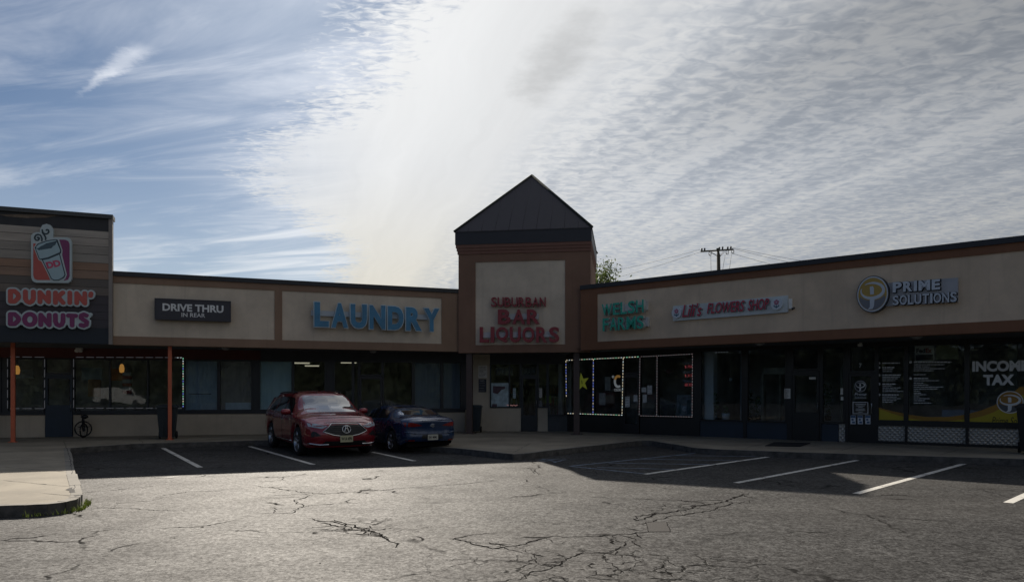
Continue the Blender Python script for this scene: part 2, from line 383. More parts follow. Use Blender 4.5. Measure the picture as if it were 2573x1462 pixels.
class MB:
    """collects shapes, builds ONE mesh object"""
    def __init__(s): s.bm = bmesh.new(); s.mi = 0
    def face(s, pts):
        vs = [s.bm.verts.new(p) for p in pts]
        try:
            f = s.bm.faces.new(vs); f.material_index = s.mi
            return f
        except ValueError: return None
    def box(s, x0, x1, y0, y1, z0, z1):
        if x0 > x1: x0, x1 = x1, x0
        if y0 > y1: y0, y1 = y1, y0
        if z0 > z1: z0, z1 = z1, z0
        v = [s.bm.verts.new(p) for p in ((x0, y0, z0), (x1, y0, z0), (x1, y1, z0), (x0, y1, z0), (x0, y0, z1), (x1, y0, z1), (x1, y1, z1), (x0, y1, z1))]
        for q in ((3, 2, 1, 0), (4, 5, 6, 7), (0, 1, 5, 4), (1, 2, 6, 5), (2, 3, 7, 6), (3, 0, 4, 7)):
            s.bm.faces.new([v[i] for i in q]).material_index = s.mi
        return s
    def prism(s, poly, y0, y1):
        """polygon in x,z, thickness y0 (front, small y) to y1"""
        ar = sum(poly[i][0] * poly[(i + 1) % len(poly)][1] - poly[(i + 1) % len(poly)][0] * poly[i][1] for i in range(len(poly)))
        if ar < 0: poly = poly[::-1]
        a = [s.bm.verts.new((p[0], y0, p[1])) for p in poly]
        b = [s.bm.verts.new((p[0], y1, p[1])) for p in poly]
        n = len(poly)
        s.bm.faces.new(a).material_index = s.mi
        s.bm.faces.new(b[::-1]).material_index = s.mi
        for i in range(n):
            s.bm.faces.new((a[(i + 1) % n], a[i], b[i], b[(i + 1) % n])).material_index = s.mi
        return s
    def slab(s, poly, z0, z1):
        """polygon in x,y, height z0..z1"""
        ar = sum(poly[i][0] * poly[(i + 1) % len(poly)][1] - poly[(i + 1) % len(poly)][0] * poly[i][1] for i in range(len(poly)))
        if ar < 0: poly = poly[::-1]
        a = [s.bm.verts.new((p[0], p[1], z0)) for p in poly]
        b = [s.bm.verts.new((p[0], p[1], z1)) for p in poly]
        n = len(poly)
        s.bm.faces.new(a[::-1]).material_index = s.mi
        s.bm.faces.new(b).material_index = s.mi
        for i in range(n):
            s.bm.faces.new((a[i], a[(i + 1) % n], b[(i + 1) % n], b[i])).material_index = s.mi
        return s
    def tube(s, pts, r, seg=8, cap=True):
        pts = [Vector(p) for p in pts]
        rs = r if isinstance(r, (list, tuple)) else [r] * len(pts)
        rings = []
        for i, p in enumerate(pts):
            d = (pts[min(i + 1, len(pts) - 1)] - pts[max(i - 1, 0)])
            if d.length < 1e-9: d = Vector((0, 0, 1))
            d.normalize()
            u = d.cross(Vector((0, 0, 1)))
            if u.length < 0.05: u = d.cross(Vector((0, 1, 0)))
            u.normalize(); w = d.cross(u)
            rings.append([s.bm.verts.new(p + rs[i] * (math.cos(6.28318 * k / seg) * u + math.sin(6.28318 * k / seg) * w)) for k in range(seg)])
        for i in range(len(rings) - 1):
            for k in range(seg):
                f = s.bm.faces.new((rings[i][k], rings[i + 1][k], rings[i + 1][(k + 1) % seg], rings[i][(k + 1) % seg]))
                f.material_index = s.mi; f.smooth = True
        if cap:
            s.bm.faces.new(rings[0]).material_index = s.mi
            s.bm.faces.new(rings[-1][::-1]).material_index = s.mi
        return s
    def lathe(s, prof, axis='z', seg=24, c=(0, 0, 0), smooth=True, cap=True):
        """prof: (radius, height along axis)"""
        rings = []
        for (r, h) in prof:
            ring = []
            for k in range(seg):
                a = 6.283185 * k / seg
                x, y = r * math.cos(a), r * math.sin(a)
                p = {'z': (x, y, h), 'y': (x, h, y), 'x': (h, x, y)}[axis]
                ring.append(s.bm.verts.new((p[0] + c[0], p[1] + c[1], p[2] + c[2])))
            rings.append(ring)
        for i in range(len(rings) - 1):
            for k in range(seg):
                f = s.bm.faces.new((rings[i][k], rings[i][(k + 1) % seg], rings[i + 1][(k + 1) % seg], rings[i + 1][k]))
                f.material_index = s.mi; f.smooth = smooth
        for ring in ((rings[0], rings[-1]) if cap else ()):
            try: s.bm.faces.new(ring).material_index = s.mi
            except ValueError: pass
        return s
    def stroke(s, pts, r, y0, y1, closed=False):
        """flat rounded stroke in x,z made of stadium prisms, each a hair prouder than the last"""
        seq = list(pts) + ([pts[0]] if closed else [])
        for i in range(len(seq) - 1):
            (ax, az), (bx, bz) = seq[i], seq[i + 1]
            an = math.atan2(bz - az, bx - ax)
            poly = []
            for k in range(9): t = an + math.pi / 2 + math.pi * k / 8; poly.append((ax + r * math.cos(t), az + r * math.sin(t)))
            for k in range(9): t = an - math.pi / 2 + math.pi * k / 8; poly.append((bx + r * math.cos(t), bz + r * math.sin(t)))
            STK[0] += 1
            s.prism(poly, y0 - 0.0004 * (STK[0] % 11), y1)
        return s
    def disc(s, cx, cz, rx, rz, y0, y1, seg=40):
        return s.prism([(cx + rx * math.cos(6.28318 * k / seg), cz + rz * math.sin(6.28318 * k / seg)) for k in range(seg)], y0, y1)
    def mesh(s, me, mat=None):
        n0 = len(s.bm.faces)
        s.bm.from_mesh(me)
        s.bm.faces.ensure_lookup_table()
        for f in s.bm.faces[n0:]: f.material_index = s.mi
        return s
    def build(s, name, mats, parent=None, smooth=False, loc=None, rot=None):
        bmesh.ops.recalc_face_normals(s.bm, faces=s.bm.faces)
        me = bpy.data.meshes.new(name)
        if smooth:
            for f in s.bm.faces: f.smooth = True
        s.bm.to_mesh(me); s.bm.free()
        for m in (mats if isinstance(mats, (list, tuple)) else [mats]): me.materials.append(m)
        o = bpy.data.objects.new(name, me)
        COL.objects.link(o)
        if parent: o.parent = parent
        if loc is not None: o.location = loc
        if rot is not None: o.rotation_euler = rot
        return o


def tag(o, label=None, cat=None, group=None, kind=None):
    if label: o['label'] = label
    if cat: o['category'] = cat
    if group: o['group'] = group
    if kind: o['kind'] = kind
    return o


def thing(name, label, cat, loc=(0, 0, 0), rz=0.0, group=None):
    o = bpy.data.objects.new(name, None)
    o.empty_display_size = 0.2
    COL.objects.link(o)
    o.location = loc; o.rotation_euler = (0, 0, rz)
    return tag(o, label, cat, group)


def copy_tree(o, parent=None):
    c = o.copy(); COL.objects.link(c)
    if parent: c.parent = parent
    for ch in [x for x in COL.objects if x.parent == o]: copy_tree(ch, c)
    return c


_tc = {}


def text_mesh(txt, w, h, y0, y1, offset=0.02, shear=0.0, cx=0.0, cz=0.0, spacing=1.0):
    """text filling w x h, centred on cx,cz in the x,z plane, facing -y"""
    cu = bpy.data.curves.new('t', 'FONT')
    cu.body = txt; cu.size = 1.0; cu.offset = offset; cu.shear = shear; cu.extrude = 0.05
    cu.space_character = spacing; cu.resolution_u = 4
    ob = bpy.data.objects.new('t', cu); COL.objects.link(ob)
    bpy.context.view_layer.update()
    me = bpy.data.meshes.new_from_object(ob.evaluated_get(bpy.context.evaluated_depsgraph_get()))
    bpy.data.objects.remove(ob); bpy.data.curves.remove(cu)
    xs = [v.co.x for v in me.vertices]; ys = [v.co.y for v in me.vertices]
    x0, x1, q0, q1 = min(xs), max(xs), min(ys), max(ys)
    for v in me.vertices:
        x = cx + ((v.co.x - x0) / (x1 - x0) - 0.5) * w
        z = cz + ((v.co.y - q0) / (q1 - q0) - 0.5) * h
        y = y0 if v.co.z > 0 else y1
        v.co = (x, y, z)
    return me


def text(name, txt, w, h, mat, parent, y0=-0.01, y1=0.0, **kw):
    b = MB(); me = text_mesh(txt, w, h, y0, y1, **kw); b.mesh(me); bpy.data.meshes.remove(me)
    return b.build(name, mat, parent)


def ground(px, py, z=0.0):
    Y = F * (EYE - z) / (py - HY)
    return ((px - CX) / F * Y, Y)


class Frame:
    """an upright wall plane a*Y + b*X = 1; local x runs right along it, local -y faces the car park"""
    def __init__(s, a, b, px0=None):
        n = math.hypot(a, b); s.a, s.b, s.d = a, b, 1.0 / n
        s.n = Vector((b / n, a / n)); s.e = Vector((a / n, -b / n))
        s.rz = math.atan2(s.e.y, s.e.x)
        s.o = s.n * s.d
    def Y(s, px, v=0.0):
        return (s.d - v) / s.d / (s.a + s.b * (px - CX) / F)
    def u(s, px, v=0.0):
        Y = s.Y(px, v); return s.e.dot(Vector(((px - CX) / F * Y, Y)))
    def z(s, px, py, v=0.0):
        return EYE - (py - HY) * s.Y(px, v) / F
    def uz(s, px, py, v=0.0): return (s.u(px, v), s.z(px, py, v))
    def w(s, u, v=0.0, z=0.0):
        p = s.o + s.e * u - s.n * v; return Vector((p.x, p.y, z))
    def root(s, name, label, cat, px=None, py=None, v=0.0, group=None):
        if px is None: return thing(name, label, cat, s.w(0, 0, 0), s.rz, group)
        u, z = s.uz(px, py, v)
        return thing(name, label, cat, s.w(u, v, z), s.rz, group)
    def loc(s, px, py, cu, cz, v=0.0):
        u, z = s.uz(px, py, v); return (u - cu, z - cz)


LF = Frame(0.03759, -0.014685)
RF = Frame(0.03703, 0.03168)
LW = Frame(0.035905, -0.008869)
RW = Frame(0.03449, 0.025164)
TF = Frame(0.03922, 0.00593)
TW = Frame(0.0363, 0.0010)
ZR, ZPT, ZPB, ZFB = 5.22, 4.88, 3.29, 3.03
KB = 0.15

# ------------------------------------------------------------------ ground, lot, sidewalk
b = MB()
b.face([(-900, -900, -0.03), (900, -900, -0.03), (900, 900, -0.03), (-900, 900, -0.03)])
tag(b.build('ground', M('dry_grass', (0.07, 0.085, 0.035), 0.95, 0.4, 0.3)), kind='structure')


def ribbon(b, pts, w0, jit=0.0, sub=0.12, z=0.004, taper=True, amp=0.05):
    """a jagged ribbon on the ground along world points"""
    out = []
    for i in range(len(pts) - 1):
        p, q = Vector(pts[i]), Vector(pts[i + 1]); n = max(1, int((q - p).length / sub))
        for k in range(n): out.append(p.lerp(q, k / n))
    out.append(Vector(pts[-1]))
    L, Rr = [], []
    for i, p in enumerate(out):
        d = out[min(i + 1, len(out) - 1)] - out[max(i - 1, 0)]
        nrm = Vector((-d.y, d.x)).normalized()
        if jit >= 1: amp = .085
        t = i / max(1, len(out) - 1)
        off = amp * jit * (mnoise.noise(Vector((p.x * 3.1, p.y * 3.1, 1.7))) + 0.6 * mnoise.noise(Vector((p.x * 9, p.y * 9, 4.0))) + 0.35 * mnoise.noise(Vector((p.x * 27, p.y * 27, 6.0))))
        wd = w0 * (0.35 + 1.1 * abs(mnoise.noise(Vector((p.x * 6, p.y * 6, 8.0))))) if jit else w0
        if taper and jit: wd *= min(1, 8 * t + .15, 8 * (1 - t) + .15)
        c = p + nrm * off
        L.append(c + nrm * wd / 2); Rr.append(c - nrm * wd / 2)
    for i in range(len(L) - 1):
        b.face([(Rr[i].x, Rr[i].y, z), (Rr[i + 1].x, Rr[i + 1].y, z), (L[i + 1].x, L[i + 1].y, z), (L[i].x, L[i].y, z)])


b = MB()
b.face([(-60, -45, 0), (60, -45, 0), (60, 60, 0), (-60, 60, 0)])
b.mi = 1
CR = [([(640, 1219), (700, 1228), (787, 1240), (850, 1238), (990, 1228), (1130, 1218), (1260, 1207)], .03),
      ([(787, 1242), (742, 1256), (760, 1270), (728, 1287), (650, 1290)], .028),
      ([(768, 1302), (850, 1312), (905, 1326), (940, 1334), (975, 1352), (1000, 1376)], .035),
      ([(800, 1312), (880, 1330), (930, 1330)], .04),
      ([(1120, 1352), (1180, 1362), (1240, 1376), (1300, 1372), (1370, 1350)], .035),
      ([(1286, 1352), (1440, 1348), (1545, 1343), (1640, 1335)], .035),
      ([(1586, 1310), (1640, 1294), (1700, 1284), (1760, 1270), (1835, 1254), (1880, 1238)], .05),
      ([(1600, 1318), (1680, 1298), (1790, 1281), (1830, 1270), (1900, 1256)], .03),
      ([(1290, 1462), (1330, 1440), (1380, 1425), (1430, 1403), (1462, 1392), (1500, 1388), (1540, 1391), (1570, 1362), (1586, 1352)], .022),
      ([(1548, 1391), (1600, 1400), (1650, 1404), (1700, 1420), (1770, 1422), (1850, 1425), (1930, 1414)], .018),
      ([(1320, 1378), (1340, 1400), (1360, 1420)], .012), ([(1510, 1392), (1540, 1420), (1560, 1440), (1640, 1448)], .012),
      ([(1610, 1404), (1580, 1430), (1540, 1436)], .010), ([(1650, 1404), (1690, 1440), (1720, 1446), (1690, 1462)], .012),
      ([(1746, 1391), (1776, 1408)], .012),
      ([(1370, 1350), (1400, 1365), (1430, 1362)], .012),
      ([(1500, 1194), (1495, 1180), (1480, 1172)], .02),
      ([(2205, 1246), (2240, 1242), (2290, 1245)], .05), ([(2220, 1252), (2300, 1256)], .03),
      ([(230, 1274), (300, 1275), (380, 1280), (470, 1284)], .02),
      ([(400, 1245), (470, 1236), (560, 1232)], .03),
      ([(1340, 1190), (1338, 1178), (1355, 1190), (1345, 1196)], .02)]
for pts, wd in CR: ribbon(b, [ground(*p) for p in pts], wd * 1.0, 1.0, sub=.04)
rc_ = random.Random(21)
for pts, wd in CR[:13]:
    for k in range(4):
        i_ = rc_.randrange(len(pts) - 1); q_ = rc_.random()
        p0 = Vector(ground(*pts[i_])).lerp(Vector(ground(*pts[i_ + 1])), q_)
        an = rc_.uniform(0, 6.28); ln = rc_.uniform(.25, .9); path = [p0]
        for m_ in range(5): an += rc_.uniform(-.6, .6); path.append(path[-1] + Vector((math.cos(an), math.sin(an))) * ln / 5)
        ribbon(b, path, wd * .7, 1.0, sub=.04)
b.mi = 2   # squared asphalt repair
pp = [ground(*p) for p in ((1622, 1312), (1674, 1311), (1684, 1335), (1629, 1336))]
b.face([(p[0], p[1], 0.003) for p in pp])
for i in range(4):
    b.mi = 1; ribbon(b, [pp[i], pp[(i + 1) % 4]], .014, .4, z=.0045, taper=False)
tag(b.build('parking_lot', [MATS['asphalt'], M('crack_dirt', (0.022, 0.021, 0.020), 0.95, 0.3, 20, spec=0.0), M('asphalt_repair', (0.050, 0.047, 0.045), 0.85, 0.3, 30, 0.3, 60, spec=0.15)]), kind='structure')

# outline of the walk: pixel points of the kerb's top edge
kp = [(-420, 1263), (0, 1270), (60, 1268), (120, 1265), (165, 1260), (190, 1254), (203, 1248), (208, 1242), (207, 1236), (202, 1217), (191, 1190), (184, 1158), (176, 1125),
      (250, 1120), (330, 1115), (425, 1112), (640, 1106), (880, 1110), (1000, 1116), (1140, 1125), (1220, 1133), (1262, 1138), (1290, 1140), (1330, 1138), (1400, 1129), (1500, 1118), (1580, 1109), (1612, 1106), (1640, 1107), (1690, 1115), (1740, 1124), (1800, 1128), (1990, 1135), (2142, 1140), (2314, 1145), (2573, 1153), (2760, 1159)]
outer = [Vector(ground(x, y, KB)) for x, y in kp]
inner = []
for i, p in enumerate(outer):
    d = outer[min(i + 1, len(outer) - 1)] - outer[max(i - 1, 0)]
    inner.append(p + Vector((-d.y, d.x)).normalized() * 0.15)
back = [(16, 22), (14, 40), (-30, 40), (-30, outer[0].y)]
b = MB()
b.slab([tuple(p) for p in inner] + back, -0.02, KB - 0.004)
b.mi = 1
for seg in (((160, 1105), (176, 1150), (181, 1180)), ((181, 1180), (186, 1218), (188, 1235)), ((348, 1102), (361, 1113)),
            ((0, 1148), (90, 1152), (165, 1157)), ((0, 1172), (80, 1178), (170, 1185)), ((0, 1205), (178, 1222)), ((100, 1237), (160, 1243), (184, 1246)), ((1288, 1137), (1335, 1112)),
            ((1870, 1126), (1940, 1109)), ((2105, 1133), (2175, 1115)), ((2360, 1143), (2410, 1128)), ((1560, 1110), (1640, 1092))):
    ribbon(b, [ground(x, y, KB) for x, y in seg], .022, .5, z=KB)
ribbon(b, [ground(x, y, KB) for x, y in ((178, 1224), (184, 1236), (182, 1247))], .12, 1, z=KB + .001)
tag(b.build('sidewalk', [MATS['sidewalk_concrete'], M('joint_dirt', (0.03, 0.028, 0.025), 0.95, 0.3, 12)]), kind='structure')
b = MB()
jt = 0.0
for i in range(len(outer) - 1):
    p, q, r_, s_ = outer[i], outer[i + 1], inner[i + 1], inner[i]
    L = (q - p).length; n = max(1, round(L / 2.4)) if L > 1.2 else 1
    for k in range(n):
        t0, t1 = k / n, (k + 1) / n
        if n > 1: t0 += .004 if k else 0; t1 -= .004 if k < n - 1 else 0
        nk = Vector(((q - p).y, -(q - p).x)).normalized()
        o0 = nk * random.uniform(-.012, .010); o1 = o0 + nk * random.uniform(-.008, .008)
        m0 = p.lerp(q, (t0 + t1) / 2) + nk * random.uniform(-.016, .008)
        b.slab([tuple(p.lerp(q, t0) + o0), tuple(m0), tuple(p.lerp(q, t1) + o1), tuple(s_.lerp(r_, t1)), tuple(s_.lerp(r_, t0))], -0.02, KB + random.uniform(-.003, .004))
        for f in b.bm.faces[-5:]: f.material_index = 1  # side faces get a darker colour, painted in as shade on the kerb
tag(b.build('kerb', [MATS['kerb_concrete'], M('kerb_face_shade', (.085, .08, .075), .9, .5, 5, .3, 30)]), kind='structure')

# painted bay lines
def worn_paint(name, col, lo, hi):
    m = bpy.data.materials.new(name); MATS[name] = m; m.use_nodes = True
    t = m.node_tree; bs = t.nodes['Principled BSDF']; h = NG(t)
    tcn = h.n('ShaderNodeTexCoord'); O = tcn.outputs['Object']
    f = h.m('ADD', h.m('MULTIPLY', h.noise(O, 3.0, 4, .6), .5), h.m('MULTIPLY', h.noise(O, 28, 3, .7), .5))
    t.links.new(h.mix(h.ss(f, lo, hi), c4(col), (.05, .05, .05, 1)), bs.inputs['Base Color'])
    bs.inputs['Roughness'].default_value = .85
    return m


PAINT = worn_paint('line_paint', (0.60, 0.58, 0.53), .52, .64)
PAINTB = M('worn_blue_paint', (0.16, 0.20, 0.26), 0.85, 0.5, 5)
LINES = [((407, 1124), (503, 1174), .12, 'white bay line nearest the orange post and concrete island'),
         ((627, 1121), (788, 1167), .12, 'white bay line beside the red car, on its near side'),
         ((935, 1135), (1042, 1158), .12, 'white bay line between the red car and the blue sedan'),
         ((1620, 1191), (1970, 1142), .13, 'white bay line along the edge of the hatched strip'),
         ((1849, 1213), (2176, 1152), .12, 'white bay line crossing the shadow of the tower corner'),
         ((2151, 1240), (2429, 1163), .12, 'white bay line half in sun and half in shadow'),
         ((2533, 1263), (2700, 1187), .13, 'short sunlit bay line cut off by the right edge')]
for p, q, wd, lab in LINES:
    b = MB(); ribbon(b, [ground(*p), ground(*q)], wd, 0, sub=.25, z=.004)
    tag(b.build('parking_line', PAINT), lab, 'parking line', 'white lines painted between the parking bays')
b = MB()
for p, q in (((1432, 1171), (1620, 1190)), ((1432, 1171), (1790, 1134)), ((1530, 1163), (1800, 1167)), ((1610, 1153), (1870, 1157)), ((1500, 1174), (1700, 1179)), ((1690, 1144), (1930, 1147))):
    ribbon(b, [ground(*p), ground(*q)], .08, .0, z=.004)
tag(b.build('hatched_marking', PAINTB), 'worn bluish hatching painted on the asphalt below the corner walk', 'road marking')
b = MB()
for p, q in (((1345, 1156), (1420, 1152)), ((1350, 1160), (1385, 1157)), ((1390, 1162), (1424, 1154)), ((1360, 1152), (1400, 1160))):
    ribbon(b, [ground(*p), ground(*q)], .09, .6, z=.004)
tag(b.build('faded_symbol', PAINTB), 'worn blue symbol painted on the asphalt at the walk corner', 'road marking')

# ------------------------------------------------------------------ building helpers


def fbox(b, fr, p0, p1, z0, z1, v0, v1, ref=None):
    """box on a frame between two pixel columns; v = distance in front of the plane"""
    b.box(fr.u(p0), fr.u(p1), -v1, -v0, z0, z1)


def window(fr, root, p0, p1, z0, z1, fw=0.05, mull=(), pane=True, fmat=None, rec=0.0, gl=None, label=None):
    x0, x1 = fr.u(p0), fr.u(p1)
    b = MB()
    b.box(x0, x0 + fw, -0.05 + rec, 0.06 + rec, z0, z1); b.box(x1 - fw, x1, -0.05 + rec, 0.06 + rec, z0, z1)
    b.box(x0 + fw, x1 - fw, -0.048 + rec, 0.058 + rec, z0, z0 + fw); b.box(x0 + fw, x1 - fw, -0.048 + rec, 0.058 + rec, z1 - fw, z1)
    for q in mull:
        u = fr.u(q); b.box(u - fw / 2, u + fw / 2, -0.046 + rec, 0.056 + rec, z0 + fw, z1 - fw)
    w = b.build('window', fmat or FRAME, root)
    if label: w['label'] = label
    if pane:
        b = MB(); b.box(x0 + fw * .6, x1 - fw * .6, 0.004 + rec, 0.012 + rec, z0 + fw * .6, z1 - fw * .6)
        b.build('pane', gl or GLASS, w)
    return w


def door(fr, root, p0, p1, z0, z1, zg0, zg1, fmat=None, pmat=None, handle=True, fw=0.07):
    x0, x1 = fr.u(p0), fr.u(p1)
    b = MB()
    b.box(x0, x0 + fw, -0.05, 0.05, z0, z1); b.box(x1 - fw, x1, -0.05, 0.05, z0, z1)
    b.box(x0 + fw, x1 - fw, -0.048, 0.048, zg1, z1); b.box(x0 + fw, x1 - fw, -0.048, 0.048, z0, zg0)
    d = b.build('door', pmat or fmat or FRAME, root)
    b = MB(); b.box(x0 + fw * .7, x1 - fw * .7, 0.0, 0.008, zg0 - .02, zg1 + .02); b.build('pane', GLASS, d)
    if handle:
        b = MB(); b.tube([(x1 - fw * .5, -0.05, 1.0), (x1 - fw * .5, -0.10, 1.02), (x1 - fw * .5, -0.10, 1.28), (x1 - fw * .5, -0.05, 1.30)], .012, 6)
        b.build('handle', M('steel', (.45, .45, .45), .35, .1, 8, metal=1), d)
    return d


def fascia(fr, root, p0, p1, panels, brown, cream, cap=True, depth=0.35):
    """brown band with recessed cream panels, roof edge above"""
    x0, x1 = fr.u(p0), fr.u(p1)
    b = MB()
    b.box(x0, x1, 0, depth, ZPT, ZR - .14)
    b.box(x0, x1, 0, depth, ZFB, ZPB)
    ex = [x0]
    for q0, q1 in panels: ex += [fr.u(q0), fr.u(q1)]
    ex.append(x1)
    for i in range(0, len(ex), 2):
        if ex[i + 1] - ex[i] > .02: b.box(ex[i], ex[i + 1], 0.0, depth, ZPB, ZPT)
    b.build('fascia', brown, root)
    for q0, q1 in panels:
        b = MB(); b.box(fr.u(q0), fr.u(q1), 0.03, depth - .02, ZPB, ZPT); b.build('panel', cream, root)
    b = MB(); b.box(x0, x1, -0.05, depth + .05, ZR - .14, ZR); b.build('roof_cap', ROOFB, root)


def slab_part(name, pts, z0, z1, mat, root):
    """horizontal slab given in world x,y, parented to a frame root"""
    b = MB(); b.slab(pts, z0, z1)
    o = b.build(name, mat, root)
    inv = (Matrix.Translation(root.location) @ Matrix.Rotation(root.rotation_euler[2], 4, 'Z')).inverted()
    o.data.transform(inv)
    return o


def in_root(o, fr, root):
    """move a mesh written in another frame's coordinates under a root"""
    w = Matrix.Translation(fr.w(0, 0, 0)) @ Matrix.Rotation(fr.rz, 4, 'Z')
    r_ = Matrix.Translation(root.location) @ Matrix.Rotation(root.rotation_euler[2], 4, 'Z')
    o.data.transform(r_.inverted() @ w)
    for c in [x for x in COL.objects if x.parent == o]: in_root(c, fr, root)


class WallRoot:
    """an anchor for a wall plane whose parts must hang under a building with another orientation"""
    def __init__(s, fr, root): s.fr, s.root = fr, root
    def add(s, o): in_root(o, s.fr, s.root); return o


def xy(fr, px, v=0.0):
    p = fr.w(fr.u(px), v); return (p.x, p.y)


def room(fr, root, p0, p1, depth, wall, floor, z1=3.0):
    x0, x1 = fr.u(p0), fr.u(p1)
    b = MB()
    b.box(x0, x1, depth, depth + .15, KB, 3.2)
    b.box(x0 - .15, x0, 0.2, depth, KB, 3.2); b.box(x1, x1 + .15, 0.2, depth, KB, 3.2)
    b.box(x0, x1, 0.10, depth, z1, z1 + .1)
    b.mi = 1; b.box(x0, x1, 0.10, depth, KB - .01, KB + .015)
    return b.build('interior', [wall, floor], root)


# ------------------------------------------------------------------ left wing
lw = LF.root('left_wing', 'long low wing with laundry sign, cream fascia panels and blinds in its windows', 'building')
wl_ = WallRoot(LW, lw)
fascia(LF, lw, 284, 1163, [(284.5, 690), (709, 1110)], BROWN, CREAM)
# roof slab and soffit
Pf = [xy(LF, -300, .0 - .35), xy(LF, 1163, -.35)]
Pb = [xy(LW, 1163, 0.0), xy(LW, -300, 0.0)]
slab_part('soffit', [xy(LF, -300, -.02), xy(LF, 1163, -.02), xy(LW, 1163, -.05), xy(LW, -300, -.05)], ZFB + .03, ZFB + .10, SOFF, lw)
slab_part('roof', [xy(LF, -300, -.42), xy(LF, 1163, -.42), xy(LW, 1230, -9), xy(LW, -300, -9)], 4.75, 4.95, ROOFB, lw)
ZG, ZS = 2.73, 0.957


def piece(name, fr, wr, root, mat, *boxes):
    for bx in boxes:
        b = MB(); fbox(b, fr, *bx); wr.add(b.build(name, mat, root))


for q0, q1 in ((-300, 113), (184, 902), (961, 1168)):
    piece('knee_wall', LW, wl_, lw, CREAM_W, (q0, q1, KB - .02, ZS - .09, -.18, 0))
    piece('sill', LW, wl_, lw, FRAME, (q0, q1, ZS - .09, ZS, -.2, .04))
b = MB(); fbox(b, LW, -300, 655, ZG, ZFB + .06, -.15, 0.02)
wl_.add(b.build('header', MAROON, lw))['label'] = 'maroon header band over the donut shop windows'
b = MB(); fbox(b, LW, 655, 1175, ZG, ZFB + .06, -.15, 0.01)
wl_.add(b.build('header', HEADER, lw))
for q0, q1 in ((4, 18), (635, 650), (819, 838), (1160, 1172)): piece('column', LW, wl_, lw, FRAME, (q0, q1, ZS, ZG, -.1, .02))


def LWIN(*a, **k): wl_.add(window(LW, lw, *a, **k))


LWIN(-120, 4, ZS, ZG)
LWIN(18, 113, ZS, ZG)
LWIN(184, 462, ZS, ZG, mull=(277, 372))
LWIN(462, 550, ZS, ZG); LWIN(550, 635, ZS, ZG); LWIN(650, 736, ZS, ZG)
LWIN(736, 819, ZS, ZG); LWIN(838, 887, ZS, ZG); LWIN(961, 1038, ZS, ZG); LWIN(1038, 1110, ZS, ZG); LWIN(1110, 1160, ZS, ZG)
LWIN(113, 184, 2.2, ZG)
wl_.add(door(LW, lw, 115, 183, KB, 2.19, 1.19, 2.05, pmat=NAVY))
wl_.add(window(LW, lw, 887, 902, KB, ZG))
LWIN(902, 961, 2.2, ZG)
wl_.add(door(LW, lw, 903, 960, KB, 2.19, 0.5, 2.08))
wl_.add(room(LW, lw, -300, 640, 5.0, ROOMD, ROOMD))
wl_.add(room(LW, lw, 640, 1168, 6.5, ROOM, ROOMD))
# blinds drawn behind the laundry glass
for q0, q1, z0, z1, col, lab in ((465, 548, ZS + .02, ZG - .02, (.42, .52, .62), 'blue grey blind'), (553, 633, ZS + .02, ZG - .02, (.36, .32, .31), 'brown grey blind'),
                            (652, 734, ZS + .02, ZG - .02, (.55, .74, .80), 'pale blue green blind'), (1041, 1108, ZS, ZG, (.24, .27, .31), 'dark grey blind'), (1112, 1158, ZS, ZG, (.24, .27, .31), 'dark grey blind')):
    b = MB(); fbox(b, LW, q0, q1, z0, z1, -.10, -.07)
    o = b.build('blind', M('blind_%s' % lab.replace(' ', '_'), col, .8, .12, 1.5, stretch=(8, 1, .5)), lw); o['label'] = lab; wl_.add(o)
b = MB(); fbox(b, LW, 566, 630, ZS + .03, 1.25, -.068, -.06); o = b.build('window_shelf', M('pale_board', (.55, .64, .72), .7, .2, 3), lw); wl_.add(o)
b = MB(); fbox(b, LW, 475, 530, 1.54, 1.56, -.069, -.06); o = b.build('blind_rail', INK, lw); wl_.add(o)
# interior furniture of the laundry: machines and shelving
b = MB()
for i, q in enumerate((742, 770, 800, 846, 872, 968, 1000)):
    fbox(b, LW, q, q + 20, KB, 1.15 + .5 * (i % 3 == 1), -4.2, -3.3)
o = b.build('washer_row', M('washer_grey', (.28, .28, .28), .4, .2, 2), lw); wl_.add(o)

# donut shop front block
ds = LF.root('donut_shop_front', 'tall plank clad shop front with brown and grey boards at left edge', 'building')
DT = 6.86
x0, x1 = LF.u(-330), LF.u(284)
ys = [566, 585, 606, 627.5, 649.5, 670, 692, 712.5, 734, 757, 777, 797, 819, 864]
zs = [LF.z(0, y) for y in ys]; zs[-1] = ZFB
cols = [(.36, .325, .29), (.36, .32, .285), (.27, .245, .22), (.28, .255, .23), (.265, .165, .115), (.255, .17, .125), (.125, .11, .10), (.15, .125, .11), (.062, .055, .065), (.058, .052, .062), (.062, .055, .066), (.055, .05, .06), (.020, .028, .040)]
b = MB()
pm = []
for i, c in enumerate(cols):
    b.mi = i
    b.box(x0, x1 - .10, -.125 + .004 * (i % 2), .10, zs[i + 1] + .012, zs[i])
    pm.append(M('plank_%d' % i, c, .75, .16, 2.2, 0.08, 25, stretch=(.35, 1, 3)))
b.mi = len(pm); b.box(x0, x1 - .101, -.108, .08, ZFB, zs[0]); pm.append(FRAME)
b.build('plank_cladding', pm, ds)
b = MB(); b.box(x1 - .10, x1, -.14, .10, ZFB, DT - .12); b.build('corner_trim', M('grey_trim', (.24, .215, .20), .7, .15, 3), ds)
b = MB(); b.box(x0, x1 - .10, -.10, .1, zs[0], DT - .12)
b.build('membrane', M('black_membrane', (.022, .022, .026), .55, .5, 1.6, .5, 3), ds)
b = MB()   # torn strip of board showing under the roof edge
tp = [(LF.u(q), LF.z(q, y)) for q, y in ((0, 541), (20, 546), (70, 550), (120, 549), (150, 543), (90, 541))]
